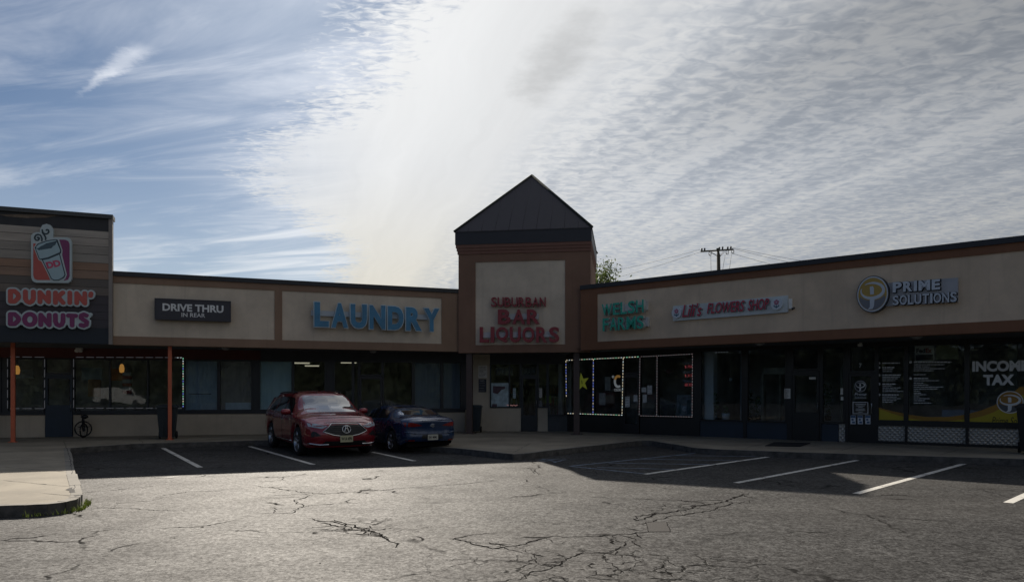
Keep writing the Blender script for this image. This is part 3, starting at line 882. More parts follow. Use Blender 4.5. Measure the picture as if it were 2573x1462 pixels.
b.prism(tp, -.106, -.09); b.build('torn_board', M('bare_board', (.17, .13, .10), .85, .3, 5), ds)
b = MB(); b.box(x0, x1 + .02, -.19, .3, DT - .12, DT); b.build('roof_cap', M('grey_cap', (.05, .055, .058), .5, .2, 3), ds)
b = MB(); b.box(x0, x1 - .16, .12, .34, ZR - .3, DT - .13); b.build('wall', BROWN, ds)

# ------------------------------------------------------------------ corner tower
tw = TF.root('corner_tower', 'square corner tower with pyramid roof and red liquor store letters', 'building')
xl, xr = TF.u(1152), TF.u(1484)
TD = 4.6
ZE = 7.2
b = MB()
pl, pr = TF.u(1194.5), TF.u(1420)
b.box(xl, pl, 0, .3, 2.98, 6.42); b.box(pr, xr, 0, .3, 2.98, 6.42)
b.box(pl, pr, 0, .3, 6.14, 6.42); b.box(pl, pr, 0, .3, 2.98, 3.25)
b.box(xl, xl + .3, .3, TD, 4.9, 6.42); b.box(xr - .3, xr, .3, TD, 4.9, 6.42); b.box(xl + .3, xr - .3, TD - .3, TD, 4.9, 6.42)
b.build('wall', plaster('tower_brown', (.26, .155, .11), .2), tw)
b = MB(); b.box(pl, pr, .03, .28, 3.25, 6.14); b.build('panel', CREAM, tw)
b = MB()
for k, (z0, z1) in enumerate(((6.42, 6.53), (6.53, 6.63), (6.63, 6.74))):
    e = .03 + .025 * k; b.box(xl - e, xr + e * .45, -e, TD + e * .7, z0, z1)
b.build('cornice', plaster('tower_cornice', (.25, .135, .105), .2), tw)
b = MB(); b.box(xl - .10, xr + .04, -.10, TD + .08, 6.74, ZE - .03); b.build('eave', M('eave_metal', (.028, .027, .034), .5, .2, 2), tw)
ap = ((xl + xr) / 2, TD / 2, 9.75)
co = [(xl - .12, -.12, ZE), (xr + .06, -.12, ZE), (xr + .06, TD + .10, ZE), (xl - .12, TD + .10, ZE)]
b = MB()
for i in range(4): b.face([co[i], co[(i + 1) % 4], ap])
b.face(co[::-1])
b.box(xl - .12, xr + .06, -.12, TD + .10, ZE - .03, ZE - .002)
for i in range(4):   # standing seams
    p, q, A = Vector(co[i]), Vector(co[(i + 1) % 4]), Vector(ap)
    for k in range(1, 10):
        t = k / 10; base = p.lerp(q, t); lim = 1 - abs(2 * t - 1)
        mid = p.lerp(q, .5); top = base + (A - mid) * (lim * .985)
        b.tube([base, top], .006, 4)
b.build('roof', TOWERROOF, tw)
b = MB()
for c in co: b.tube([c, ap], .05, 6)
b.build('ridge_trim', M('ridge_green_black', (.035, .042, .036), .95, .2, 3), tw)
# under the tower: soffit, rear wall, shopfront
wt_ = WallRoot(TW, tw)
slab_part('soffit', [xy(TF, 1152, -.02), xy(TF, 1484, -.02), xy(RF, 1459, -.02), xy(RW, 1425, -.06), xy(TW, 1420, -.05), xy(TW, 1165, -.05), xy(LW, 1162, -.06)], 3.02, 3.09, SOFF, tw)
slab_part('roof_deck', [xy(TF, 1130, -.4), xy(TF, 1500, -.4), xy(TW, 1560, -8), xy(TW, 1090, -8)], 4.70, 4.93, ROOFB, tw)
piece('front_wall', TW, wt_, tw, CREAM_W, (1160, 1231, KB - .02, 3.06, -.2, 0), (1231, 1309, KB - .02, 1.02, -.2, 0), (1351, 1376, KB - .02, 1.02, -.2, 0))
piece('header', TW, wt_, tw, HEADER, (1231, 1428, 2.70, 3.06, -.2, 0.0))
piece('lower_panel', TW, wt_, tw, HEADER, (1376, 1428, KB - .02, .72, -.2, 0.0))
wt_.add(window(TW, tw, 1231, 1309, 1.02, 2.70, mull=(1280,)))
wt_.add(window(TW, tw, 1351, 1376, 1.02, 2.70)); wt_.add(window(TW, tw, 1376, 1426, .72, 2.70))
wt_.add(window(TW, tw, 1309, 1351, 2.2, 2.70))
wt_.add(door(TW, tw, 1310, 1350, KB, 2.2, .75, 2.1))
wt_.add(room(TW, tw, 1175, 1426, 5.0, ROOMD, ROOMD))
b = MB()
for k in range(4): fbox(b, TW, 1235 + 46 * k, 1270 + 46 * k, KB, 1.9, -3.4, -3.0)
o = b.build('liquor_shelf', M('shelf_grey', (.10, .10, .10), .7, .5, 5), tw); wt_.add(o)

# ------------------------------------------------------------------ right wing
rw = RF.root('right_wing', 'long low wing with flower shop and tax office, red brown fascia', 'building')
wr_ = WallRoot(RW, rw)
fascia(RF, rw, 1459, 2800, [(1500, 2900)], BROWN_R, CREAM_R)
slab_part('soffit', [xy(RF, 1459, -.02), xy(RF, 2800, -.02), xy(RW, 2800, -.05), xy(RW, 1430, -.05)], ZFB + .03, ZFB + .10, SOFF, rw)
slab_part('roof', [xy(RF, 1459, -.42), xy(RF, 2800, -.42), xy(RW, 2800, -9), xy(RW, 1440, -9)], 4.75, 4.95, ROOFB, rw)


def rz_(px, py): return RW.z(px, py)


piece('knee_wall', RW, wr_, rw, FRAMEB, (1418, 1567, KB - .02, .78, -.2, 0), (1608, 1746, KB - .02, .76, -.2, 0))
piece('header', RW, wr_, rw, FRAMEB, (1418, 1757, 2.92, ZFB + .06, -.15, .015), (1757, 2130, 3.0, ZFB + .06, -.15, .015), (2130, 2800, 2.98, ZFB + .06, -.15, .015))
for q0, q1 in ((1744, 1759), (1868, 1876), (1978, 1991), (2060, 2064), (2124, 2133)): piece('column', RW, wr_, rw, FRAMEB, (q0, q1, KB - .02, 3.0, -.1, .04))


def RWIN(*a, **k): return wr_.add(window(RW, rw, *a, fmat=FRAMEB, **k))


RWIN(1418, 1492, .78, 2.92); RWIN(1492, 1567, .78, 2.92); RWIN(1608, 1652, .76, 2.92); RWIN(1652, 1744, .76, 2.92)
RWIN(1567, 1608, 2.25, 2.92)
wr_.add(door(RW, rw, 1568, 1607, KB, 2.24, .5, 2.12, fmat=FRAMEB))
RWIN(1759, 1868, .66, 3.0); RWIN(1876, 1978, .66, 3.0); RWIN(2064, 2124, .68, 3.0)
RWIN(1991, 2060, 2.28, 3.0)
wr_.add(door(RW, rw, 1992, 2059, KB, 2.27, 1.0, 2.12, fmat=FRAMEB))
for q0, q1 in ((1759, 1868), (1876, 1978), (2064, 2107)): piece('lower_panel', RW, wr_, rw, NAVY, (q0, q1, KB - .02, .66, -.2, .0))
RWIN(2133, 2203, 2.19, 2.98)
wr_.add(door(RW, rw, 2134, 2195, KB, 2.18, .80, 2.08, fmat=FRAMEB))
b = MB(); fbox(b, RW, 2195, 2203, KB, 2.19, -.06, .045); wr_.add(b.build('door_post', FRAMEB, rw))
ZB0, ZB1 = .70, .76
for q0, q1 in ((2203, 2277), (2277, 2430), (2430, 2585)): RWIN(q0, q1, ZB1, 2.98, fw=.06)
RWIN(2585, 2780, ZB1, 2.98, fw=.06)
b = MB(); fbox(b, RW, 2203, 2780, ZB0 - .04, ZB1, -.06, .06); fbox(b, RW, 2203, 2780, KB - .02, KB + .07, -.06, .06)
for q in (2203.5, 2277.5, 2430.5, 2567): u = RW.u(q); b.box(u - .035, u + .035, -.055, .06, KB + .07, ZB0 - .04)
wr_.add(b.build('sill_bar', FRAMEB, rw))
# quilted steel kick plates
DP = bpy.data.materials.new('quilted_steel'); DP.use_nodes = True
_t = DP.node_tree; _b = _t.nodes['Principled BSDF']; _h = NG(_t)
_tc = _h.n('ShaderNodeTexCoord'); _s = _h.n('ShaderNodeSeparateXYZ'); _t.links.new(_tc.outputs['Object'], _s.inputs[0])
_p = _h.m('ADD', _s.outputs[0], _s.outputs[2]); _q = _h.m('SUBTRACT', _s.outputs[0], _s.outputs[2])
_f = _h.m('MULTIPLY', _h.m('ABSOLUTE', _h.m('SINE', _h.m('MULTIPLY', _p, 24.0))), _h.m('ABSOLUTE', _h.m('SINE', _h.m('MULTIPLY', _q, 24.0))))
_f = _h.m('POWER', _f, 0.6)
_bn = _h.n('ShaderNodeBump'); _bn.inputs['Strength'].default_value = 1.0; _bn.inputs['Distance'].default_value = 0.04
_t.links.new(_f, _bn.inputs['Height']); _t.links.new(_bn.outputs[0], _b.inputs['Normal'])
_b.inputs['Base Color'].default_value = (.62, .60, .56, 1); _b.inputs['Metallic'].default_value = .2; _b.inputs['Roughness'].default_value = .38
for q0, q1 in ((2204, 2277), (2278, 2430), (2431, 2566)):
    b = MB(); fbox(b, RW, q0, q1, KB + .07, ZB0 - .04, -.03, .01); wr_.add(b.build('kick_plate', DP, rw))['label'] = 'quilted steel plate'
b = MB(); fbox(b, RW, 2108, 2124, KB, .67, -.1, .012); wr_.add(b.build('kick_plate', DP, rw))['label'] = 'narrow quilted steel plate'
b = MB(); fbox(b, RW, 2110, 2124, .68, 2.4, -.12, -.06); wr_.add(b.build('inner_wall', M('pale_inner', (.22, .22, .18), .8, .3, 2), rw))
wr_.add(room(RW, rw, 1404, 1750, 5.0, ROOMD, ROOMD))
wr_.add(room(RW, rw, 1765, 2125, 4.5, ROOMD, ROOMD))
wr_.add(room(RW, rw, 2140, 2780, 5.0, ROOMD, ROOMD))
b = MB(); fbox(b, RW, 1762, 1787, .67, 2.98, -.55, -.2); wr_.add(b.build('inner_column', M('white_column', (.78, .82, .84), .7, .1, 2), rw))
b = MB(); fbox(b, RW, 1852, 1867, .67, 2.98, -.6, -.3); wr_.add(b.build('inner_column', M('grey_column', (.34, .38, .43), .7, .2, 2), rw))
b = MB(); fbox(b, RW, 2533, 2556, KB, 2.9, -.5, -.25); wr_.add(b.build('inner_column', M('olive_column', (.20, .22, .19), .7, .2, 2), rw))
b = MB(); fbox(b, RW, 2360, 2570, KB, 1.12, -1.4, -.6); wr_.add(b.build('counter', M('counter_blue', (.40, .48, .60), .7, .2, 2), rw))
b = MB(); fbox(b, RW, 1885, 1970, 2.2, 2.42, -1.6, -1.3); fbox(b, RW, 1880, 1886, KB, 2.2, -1.6, -1.3); fbox(b, RW, 1924, 1928, .67, 2.2, -1.5, -1.4); wr_.add(b.build('display_stand', M('stand_grey', (.5, .5, .44), .7, .3, 3), rw))

# ------------------------------------------------------------------ posts


def post(px, py, lab, mat, w=.105, top=ZFB + .05, plate=True, fr=None):
    X, Y = ground(px, py, KB)
    rz = (fr or LF).rz
    t = thing('canopy_post', lab, 'post', (X, Y, KB), rz, 'posts holding up the canopy')
    b = MB(); b.box(-w / 2, w / 2, -w / 2, w / 2, 0.01, top - KB)
    b.build('shaft', mat, t)
    b = MB(); b.box(-w, w, -w, w, -.003, .012); b.build('base_plate', mat, t)
    return t


post(33, 1110, 'orange canopy post at the far left, in front of the donut windows', ORANGE_POST)
post(427, 1104, 'orange canopy post standing in front of the dark wheeled bin', ORANGE_POST)
BRP = M('brown_post_paint', (.075, .05, .045), .6, .15, 3)
post(1180, 1089, 'brown square post left of the liquor store, by its bin', BRP, .20, 3.03, fr=TF)
post(1449, 1091, 'brown square post in front of the light edged corner window', BRP, .20, 3.03, fr=TF)

# ------------------------------------------------------------------ signs
SV = .0


def letters_row(root, fr, txt, x0, x1, y0, y1, v0, v1, mat, cu, cz, offset=.03, edge=None, eoff=.05, part='letter', side=None, widths=None):
    """individual channel letters, sized so that the row spans pixel columns x0..x1; y0,y1 = (top,bottom) pixel rows at either end"""
    uL, uR = fr.u(x0, v1), fr.u(x1, v1)
    zt = lambda px, k: fr.z(px, k, v1)
    # natural widths from the font
    ws = []
    for ch in txt:
        if ch == ' ': ws.append(.3); continue
        me = text_mesh(ch, 1, 1, 0, 0)
        bpy.data.meshes.remove(me)
        ws.append({'I': .34, 'L': .86, 'M': 1.25, 'W': 1.4, 'S': .92, 'R': 1.02, 'F': .85, 'E': .88, "'": .25, 'Q': 1.12, 'O': 1.1, 'i': .3, 'l': .3, 's': .75}.get(ch, 1.0))
    gap = .16
    tot = sum(ws) + gap * (len(ws) - 1)
    sc = (uR - uL) / tot
    x = uL
    n = len(txt)
    for i, ch in enumerate(txt):
        w = ws[i] * sc
        f = (x + w / 2 - uL) / (uR - uL)
        ptop, pbot = y0[0] + (y1[0] - y0[0]) * f, y0[1] + (y1[1] - y0[1]) * f
        pxm = x0 + (x1 - x0) * f
        za, zb = zt(pxm, ptop), zt(pxm, pbot)
        if ch != ' ':
            cx, cz_ = x + w / 2 - cu, (za + zb) / 2 - cz
            o = text(part, ch, w, za - zb, mat, root, -v1, -v0, offset=offset, cx=cx, cz=cz_)
            if edge:
                t_ = edge[1]
                text('trim', ch, w + t_, za - zb + t_, edge[0], o, -v1 + .012, -v0 + .002, offset=offset + eoff, cx=cx, cz=cz_)
        x += w + gap * sc


# plank front: cup sign and two word signs ------------------------------------------------
ZS_ = 4.852


def zp(x, y): return (x / ZS_, 560 + y / ZS_)     # working units on the plank front


def plank_sign(name, label):
    return LF.root(name, label, 'sign', 131, 660, .13)


def pl2(root, pts, v=.13):
    u0, z0 = LF.uz(131, 660, .13)
    return [(LF.u(*(p,))[0] if False else LF.u(zp(*q)[0], v) - u0, LF.z(zp(*q)[0], zp(*q)[1], v) - z0) for q in pts for p in [0]]


def rrect(x0, y0, x1, y1, r, n=6):
    pts = []
    for cx, cy, a0 in ((x1 - r, y0 + r, -90), (x1 - r, y1 - r, 0), (x0 + r, y1 - r, 90), (x0 + r, y0 + r, 180)):
        for k in range(n + 1):
            a = R(a0 + 90 * k / n); pts.append((cx + r * math.cos(a), cy + r * math.sin(a)))
    return pts


SIGNW = M('sign_white', (.44, .52, .55), .45, .06, 3)
SNAVY = M('sign_navy', (.015, .035, .05), .45, .1, 4)
SORANGE = M('sign_orange', (.44, .085, .07), .45, .08, 3)
SMAG = M('sign_magenta', (.19, .026, .12), .45, .08, 3)
SPINK = M('sign_pink', (.50, .06, .14), .45, .08, 3)
cup = plank_sign('cup_sign', 'lit box sign of a tilted steaming coffee cup on orange and magenta')
out = [(393, 230), (393, 170), (415, 140), (460, 125), (500, 125), (505, 85), (530, 40), (580, 24), (630, 40), (660, 85), (662, 140), (655, 188), (830, 190), (865, 202), (885, 240), (885, 690), (870, 722), (835, 740), (450, 735), (415, 720), (395, 680)]
b = MB(); b.prism(pl2(cup, out), -.14, .01); b.build('plate', SIGNW, cup)
b = MB(); b.prism(pl2(cup, [(420, 262), (450, 262), (440, 330), (480, 440), (540, 500), (625, 705), (470, 705), (435, 690), (420, 650)]), -.146, -.13); b.build('orange_field', SORANGE, cup)
b = MB(); b.prism(pl2(cup, [(735, 215), (810, 218), (845, 235), (860, 270), (860, 660), (840, 700), (790, 714), (828, 640), (770, 400), (775, 345)]), -.146, -.13); b.build('magenta_field', SMAG, cup)
b = MB(); b.prism(pl2(cup, [(425, 310), (470, 255), (590, 215), (690, 200), (725, 212), (775, 345), (768, 395), (828, 640), (808, 690), (730, 722), (665, 722), (625, 690), (520, 480), (485, 462)]), -.149, -.12); b.build('cup_edge', SIGNW, cup)
b = MB(); b.prism(pl2(cup, [(437, 312), (475, 265), (590, 225), (690, 211), (715, 218), (762, 345), (757, 380), (745, 392), (813, 640), (795, 680), (730, 712), (670, 714), (635, 690), (525, 462), (500, 462), (485, 440)]), -.152, -.12); b.build('cup', SNAVY, cup)
b = MB(); b.prism(pl2(cup, [(450, 320), (490, 345), (640, 320), (705, 245), (748, 350), (740, 370), (600, 430), (500, 450)]), -.155, -.12)
b.prism(pl2(cup, [(538, 465), (610, 450), (735, 398), (800, 640), (780, 670), (725, 700), (675, 702), (645, 685)]), -.155, -.12)
b.prism(pl2(cup, [(455, 305), (485, 275), (590, 238), (690, 222), (706, 228), (690, 236), (580, 262), (480, 320), (462, 322)]), -.155, -.12)
b.build('cup_fill', M('sign_pale_blue', (.33, .46, .52), .45, .06, 3), cup)
b = MB(); b.prism(pl2(cup, [(468, 330), (520, 292), (610, 262), (700, 250), (690, 280), (620, 318), (520, 342)]), -.1565, -.12); b.build('coffee', M('coffee_dark', (.05, .09, .12), .5, .1, 4), cup)
b = MB()
def spiral(cx, cy, r0, r1, a0, a1, n=22): return [(cx + (r0 + (r1 - r0) * k / n) * math.cos(R(a0 + (a1 - a0) * k / n)), cy + (r0 + (r1 - r0) * k / n) * math.sin(R(a0 + (a1 - a0) * k / n))) for k in range(n + 1)]
b.stroke(pl2(cup, spiral(474, 198, 6, 50, 250, 700, 30)[:-1] + [(527, 205), (524, 232)]), .019, -.150, -.12)
b.stroke(pl2(cup, spiral(582, 108, 6, 54, -120, 190, 26) + [(534, 135), (556, 165), (572, 192), (570, 218)]), .019, -.150, -.12)
b.build('steam', SNAVY, cup)
cx_, cz_ = pl2(cup, [(665, 514)])[0]
dd = text('emblem', 'DD', .36, .19, SPINK, cup, -.160, -.15, offset=.055)
dd.rotation_euler = (0, -R(17), 0); dd.location = (cx_, 0, cz_)


def letters(defs, mat, w, edge, rr=25):
    b = MB()
    allp = [p for L in defs for s_ in L for p in s_]
    for L in defs:
        for s_ in L: b.stroke(pl2(w, s_), (rr + edge) / ZS_ / 86.0, -.10, .01)
    xs = [p[0] for p in allp]; yy = [p[1] for p in allp]
    b.prism(pl2(w, [(min(xs), min(yy) + 5), (max(xs) - 50, min(yy) + 15), (max(xs) - 50, max(yy) - 12), (min(xs), max(yy) - 12)]), -.0955, .009)
    b.build('backing', SIGNW, w)
    for L in defs:
        b = MB()
        for s_ in L: b.stroke(pl2(w, s_), rr / ZS_ / 86.0, -.118, -.09)
        b.build('letter', mat, w)


dk = plank_sign('donut_sign', 'orange rounded letters on white outline, under the cup sign')
def bowl(x, y0, y1): return [(x, y0), (x + 50, y0), (x + 90, y0 + 35), (x + 100, (y0 + y1) / 2), (x + 90, y1 - 35), (x + 50, y1), (x, y1), (x, y0)]
letters([[bowl(140, 836, 962)],
         [[(322, 842), (322, 930), (340, 962), (370, 975), (400, 962), (418, 930), (418, 845)]],
         [[(498, 970), (498, 850), (602, 968), (602, 850)]],
         [[(686, 855), (686, 978)], [(776, 855), (696, 918)], [(716, 905), (780, 978)]],
         [[(860, 856), (860, 978)]],
         [[(944, 982), (944, 862), (1042, 985), (1042, 862)]],
         [[(1118, 866), (1112, 892)]]], SORANGE, dk, 20)
dn = plank_sign('donut_sign', 'magenta rounded letters on white outline, lower of the two word signs')
def ring(cx, cy, rx, ry, n=20): return [(cx + rx * math.cos(6.28318 * k / n), cy + ry * math.sin(6.28318 * k / n)) for k in range(n + 1)]
letters([[bowl(140, 1116, 1234)], [ring(376, 1180, 64, 66)],
         [[(508, 1246), (508, 1124), (610, 1248), (610, 1124)]],
         [[(686, 1126), (686, 1205), (702, 1240), (732, 1254), (762, 1242), (778, 1205), (778, 1128)]],
         [[(844, 1132), (932, 1136)], [(888, 1134), (888, 1252)]],
         [[(1062, 1132), (1030, 1120), (1000, 1132), (996, 1162), (1030, 1186), (1066, 1208), (1062, 1244), (1028, 1258), (994, 1248)]]], SMAG, dn, 20)
b = MB(); b.stroke(pl2(dn, [(1080, 1150), (1108, 1120)]), .055, -.0965, .009); b.build('mark', SIGNW, dn)

# drive thru box
dr = LF.root('drive_thru_sign', 'dark grey box sign with white drive thru lettering', 'sign', 486, 779, .18)
u0, z0 = LF.uz(486, 779, .18)
hw_, hh = (LF.u(582, .18) - LF.u(390, .18)) / 2, (LF.z(486, 752.5, .18) - LF.z(486, 805, .18)) / 2
b = MB(); b.box(-hw_, hw_, 0, .17, -hh, hh); b.build('box', M('sign_charcoal', (.035, .034, .048), .5, .15, 3), dr)
b = MB()
for q in ((-hw_, hw_, -hh, -hh + .025), (-hw_, hw_, hh - .025, hh)): b.box(q[0], q[1], -.012, 0, q[2], q[3])
for q in ((-hw_, -hw_ + .025), (hw_ - .025, hw_)): b.box(q[0], q[1], -.0118, 0, -hh + .025, hh - .025)
b.build('rim', M('sign_charcoal', None), dr)
text('lettering', 'DRIVE THRU', LF.u(563) - LF.u(411), .225, WHITE, dr, -.006, 0, offset=.035, cz=.06)
text('lettering', 'IN REAR', LF.u(517) - LF.u(458), .125, WHITE, dr, -.006, 0, offset=.012, cz=-.155)

# laundry
la = LF.root('laundry_sign', 'large blue raised letters with pale edges on a raceway', 'sign', 945, 795, 0)
u0, z0 = LF.uz(945, 795)
BLUE = M('letter_blue', (.045, .20, .36), .4, .22, 2.5)
b = MB(); b.box(LF.u(781) - u0, LF.u(1076) - u0, -.10, -.0305, LF.z(880, 797) - z0, LF.z(880, 784) - z0); b.build('raceway', M('raceway_blue_grey', (.42, .47, .52), .5, .1, 3), la)
letters_row(la, LF, 'LAUNDRY', 790, 1104, (758, 820), (776, 833), .11, .26, BLUE, u0, z0, offset=.05, edge=(M('letter_edge', (.50, .60, .66), .4, .05, 3), .05), eoff=.012)

# liquor store letters
RED = M('letter_red', (.25, .028, .038), .45, .15, 4)
for nm, txt, x0, x1, ya, yb, lab, rc in (('store_sign', 'SUBURBAN', 1234, 1371, 746.5, 770.5, 'small red raised letters, top line on the tower panel', None),
                                   ('store_sign', 'BAR', 1251, 1356, 777, 814, 'three large red letters, middle line on the tower panel', (1266, 1354, 789, 803)),
                                   ('store_sign', 'LIQUORS', 1205, 1405, 821, 860, 'widest row of large red letters at the foot of the tower panel', (1212, 1400, 834, 848))):
    t = TF.root(nm, lab, 'sign', (x0 + x1) / 2, (ya + yb) / 2, 0, 'red letter signs on the tower')
    cu, cz = TF.uz((x0 + x1) / 2, (ya + yb) / 2)
    if rc:
        b = MB(); b.box(TF.u(rc[0]) - cu, TF.u(rc[1]) - cu, -.07, .0295, TF.z(1300, rc[3]) - cz, TF.z(1300, rc[2]) - cz); b.build('raceway', M('raceway_pale', (.50, .52, .54), .5, .1, 3), t)
    else:
        b = MB(); b.box(TF.u(1240) - cu, TF.u(1366) - cu, -.03, .0295, TF.z(1300, 764) - cz, TF.z(1300, 754) - cz); b.build('raceway', CREAM, t)
    letters_row(t, TF, txt, x0, x1, (ya, yb), (ya, yb), .08 if rc else .03, .19 if rc else .12, RED, cu, cz, offset=(.03 if rc else .012))

# green two line sign
GREEN = M('letter_green', (.02, .40, .28), .45, .15, 4)
gs_ = RF.root('farm_sign', 'green raised letters in two lines near the tower', 'sign', 1570, 792, 0)
u0, z0 = RF.uz(1570, 792)
for txt, x0, x1, ya, yb, rcw in (('WELSH', 1512, 1617, (765, 794), (752, 784), (1524, 1628)), ('FARMS', 1514, 1617, (800, 832), (792, 825), (1526, 1632))):
    b = MB(); pts = [(RF.u(rcw[0]) - u0, RF.z(rcw[0], ya[0] + 8) - z0), (RF.u(rcw[1]) - u0, RF.z(rcw[1], yb[0] + 5) - z0), (RF.u(rcw[1]) - u0, RF.z(rcw[1], yb[1] - 5) - z0), (RF.u(rcw[0]) - u0, RF.z(rcw[0], ya[1] - 8) - z0)]
    b.prism(pts, -.10, .0295); b.build('raceway', M('raceway_white', (.58, .60, .60), .5, .1, 3), gs_)
    letters_row(gs_, RF, txt, x0, x1, ya, yb, .11, .25, GREEN, u0, z0, offset=.015, edge=(M('letter_side_white', (.50, .52, .52), .5, .05, 3), .004), eoff=.004)

# flower shop sign
fs = RF.root('flower_sign', 'long pale sign with red italic letters and a flower disc at each end', 'sign', 1835, 776, .06)
u0, z0 = RF.uz(1835, 776, .06)
fl = lambda px, py: (RF.u(px, .06) - u0, RF.z(px, py, .06) - z0)
b = MB(); b.prism([fl(1691, 769), fl(1979, 742), fl(1979, 784), fl(1691, 806.5)], 0, .085); b.build('plate', M('plate_grey', (.56, .61, .62), .5, .12, 2), fs)
b = MB(); b.box(fl(1980, 0)[0], fl(1989, 0)[0], .03, .085, -.12, .16); b.build('end_box', PAPER, fs)
SRED = M('italic_red', (.45, .03, .07), .45, .12, 4)
SSIDE = M('italic_side', (.30, .32, .33), .5, .1, 4)
for txt, x0, x1, ya, yb in (("Lili's", 1716, 1765, (765, 797), (764, 792)), ('FLOWERS', 1778, 1872, (763, 789), (754, 782)), ('SHOP', 1881, 1934, (753, 780), (750, 778))):
    pa, pb = fl(x0, ya[1]), fl(x1, yb[0]); pm_ = fl((x0 + x1) / 2, (ya[0] + ya[1] + yb[0] + yb[1]) / 4)
    hgt = fl(x0, (ya[0]))[1] - fl(x0, ya[1])[1]
    wd = pb[0] - pa[0]
    text('lettering', txt, wd, hgt * 1.0, SRED, fs, -.07, -.055, offset=.004, shear=.28, cx=pm_[0], cz=pm_[1])
    text('lettering_side', txt, wd + .01, hgt * 1.0, SSIDE, fs, -.054, 0, offset=.010, shear=.28, cx=pm_[0] + .01, cz=pm_[1] - .01)
for px, py, rr in ((1702, 786, .165), (1953, 764, .165)):
    c = fl(px, py)
    b = MB(); b.disc(c[0], c[1], rr, rr * 1.02, -.06, 0); o = b.build('flower_disc', M('disc_white', (.58, .64, .70), .45, .05, 3), fs)
    b = MB()
    for k in range(5): b.disc(c[0] + .045 * math.cos(k * 1.2566 + .3), c[1] + .045 + .045 * math.sin(k * 1.2566 + .3), .034, .034, -.063 - .0005 * k, -.05, 10)
    b.build('petals', M('petal_pink', (.42, .16, .24), .5, .1, 5), o)
    b = MB(); b.stroke([(c[0], c[1]), (c[0], c[1] - .11)], .008, -.0625, -.05); b.stroke([(c[0], c[1] - .10), (c[0] - .07, c[1] - .05)], .014, -.0622, -.05); b.stroke([(c[0], c[1] - .10), (c[0] + .07, c[1] - .05)], .014, -.0622, -.05)
    b.build('stem', M('stem_blue', (.03, .10, .16), .5, .1, 5), o)


# round emblem used three times
def emblem(parent, cx, cz, rx, rz, y, rim, gold, grey, white, flat=False):
    e = lambda t, sx=1.0, sz=1.0, ox=0, oz=0: (cx + rx * (sx * math.cos(t) + ox), cz + rz * (sz * math.sin(t) + oz))
    b = MB(); b.prism([e(6.28318 * k / 48) for k in range(48)], y - .006, y + (.05 if rim else .002)); o = b.build('emblem', white, parent)
    if gold:
        b = MB(); b.prism([e(6.28318 * k / 48, .92, .92) for k in range(48)], y - .009, y); b.build('emblem_gold', gold, o)
    # grey lower bowl
    pts = [e(R(200) + R(140) * k / 20, .90, .90) for k in range(21)]
    pts += [e(R(-25) - R(130) * k / 16, .88, .46, 0, .10) for k in range(17)]
    b = MB(); b.prism(pts, y - .012, y); b.build('emblem_bowl', grey, o)
    # white orbit
    b = MB()
    n = 30
    for k in range(n):
        t0, t1 = R(-200) + R(330) * k / n, R(-200) + R(330) * (k + 1) / n
        w0 = .05 + .15 * math.sin(math.pi * k / n); w1 = .05 + .15 * math.sin(math.pi * (k + 1) / n)
        A = [e(t0, .80, .50, .02, .18), e(t1, .80, .50, .02, .18), e(t1, .80 - w1, .50 - w1, .02, .18), e(t0, .80 - w0, .50 - w0, .02, .18)]
        b.prism(A, y - .016 - .0001 * (k % 2), y)
    b.prism([e(0, 0, 0, ox, oz) for ox, oz in ((-.16, .42), (.02, .44), (.10, .34), (.10, -.02), (-.14, -.02))], y - .0165, y)
    b.prism([e(0, 0, 0, ox, oz) for ox, oz in ((-.16, -.26), (.14, -.30), (.10, -.70), (.0, -.84), (-.30, -.86), (-.16, -.72))], y - .0165, y)
    b.build('emblem_stem', white, o)
    return o


GOLD = M('emblem_gold_paint', (.42, .28, .06), .4, .1, 3)
GREYB = M('emblem_grey_paint', (.15, .16, .19), .4, .1, 3)
EWH = M('emblem_white_paint', (.52, .57, .64), .4, .05, 3)
ps = RF.root('office_sign', 'round gold and grey emblem with white raised letters on a pale plate', 'sign', 2300, 740, .0)
u0, z0 = RF.uz(2300, 740)
fl = lambda px, py: (RF.u(px) - u0, RF.z(px, py) - z0)
b = MB(); b.prism([fl(2225, 712), fl(2408, 698), fl(2408, 759), fl(2225, 770)], -.05, .0295); b.build('plate', M('plate_pale', (.36, .37, .40), .5, .12, 2), ps)
c = fl(2197, 740.5)
rx = (fl(2236, 0)[0] - fl(2159, 0)[0]) / 2; rzz = (fl(2197, 697)[1] - fl(2197, 785)[1]) / 2
b = MB(); b.prism([(c[0] + (rx + .02) * math.cos(6.28318 * k / 48), c[1] + (rzz + .02) * math.sin(6.28318 * k / 48)) for k in range(48)], -.17, .0295); b.build('emblem_case', FRAMEB, ps)
emblem(ps, c[0], c[1], rx, rzz, -.175, False, GOLD, GREYB, EWH)
LSIDE = M('letter_side_black', (.015, .016, .022), .5, .1, 3)
for txt, x0, x1, ya, yb, of in (('PRIME', 2243, 2362, (709, 735), (701, 727), .045), ('SOLUTIONS', 2243, 2404, (743, 767), (733, 758), .02)):
    letters_row(ps, RF, txt, x0, x1, ya, yb, .14, .15, EWH, u0, z0, offset=of, edge=(LSIDE, .03), eoff=.03)
for o in [o for o in COL.objects if o.parent and o.parent.parent == ps and o.name.startswith('trim')]:
    for v in o.data.vertices:
        v.co.y = -.145 if v.co.y < -.139 else -.06

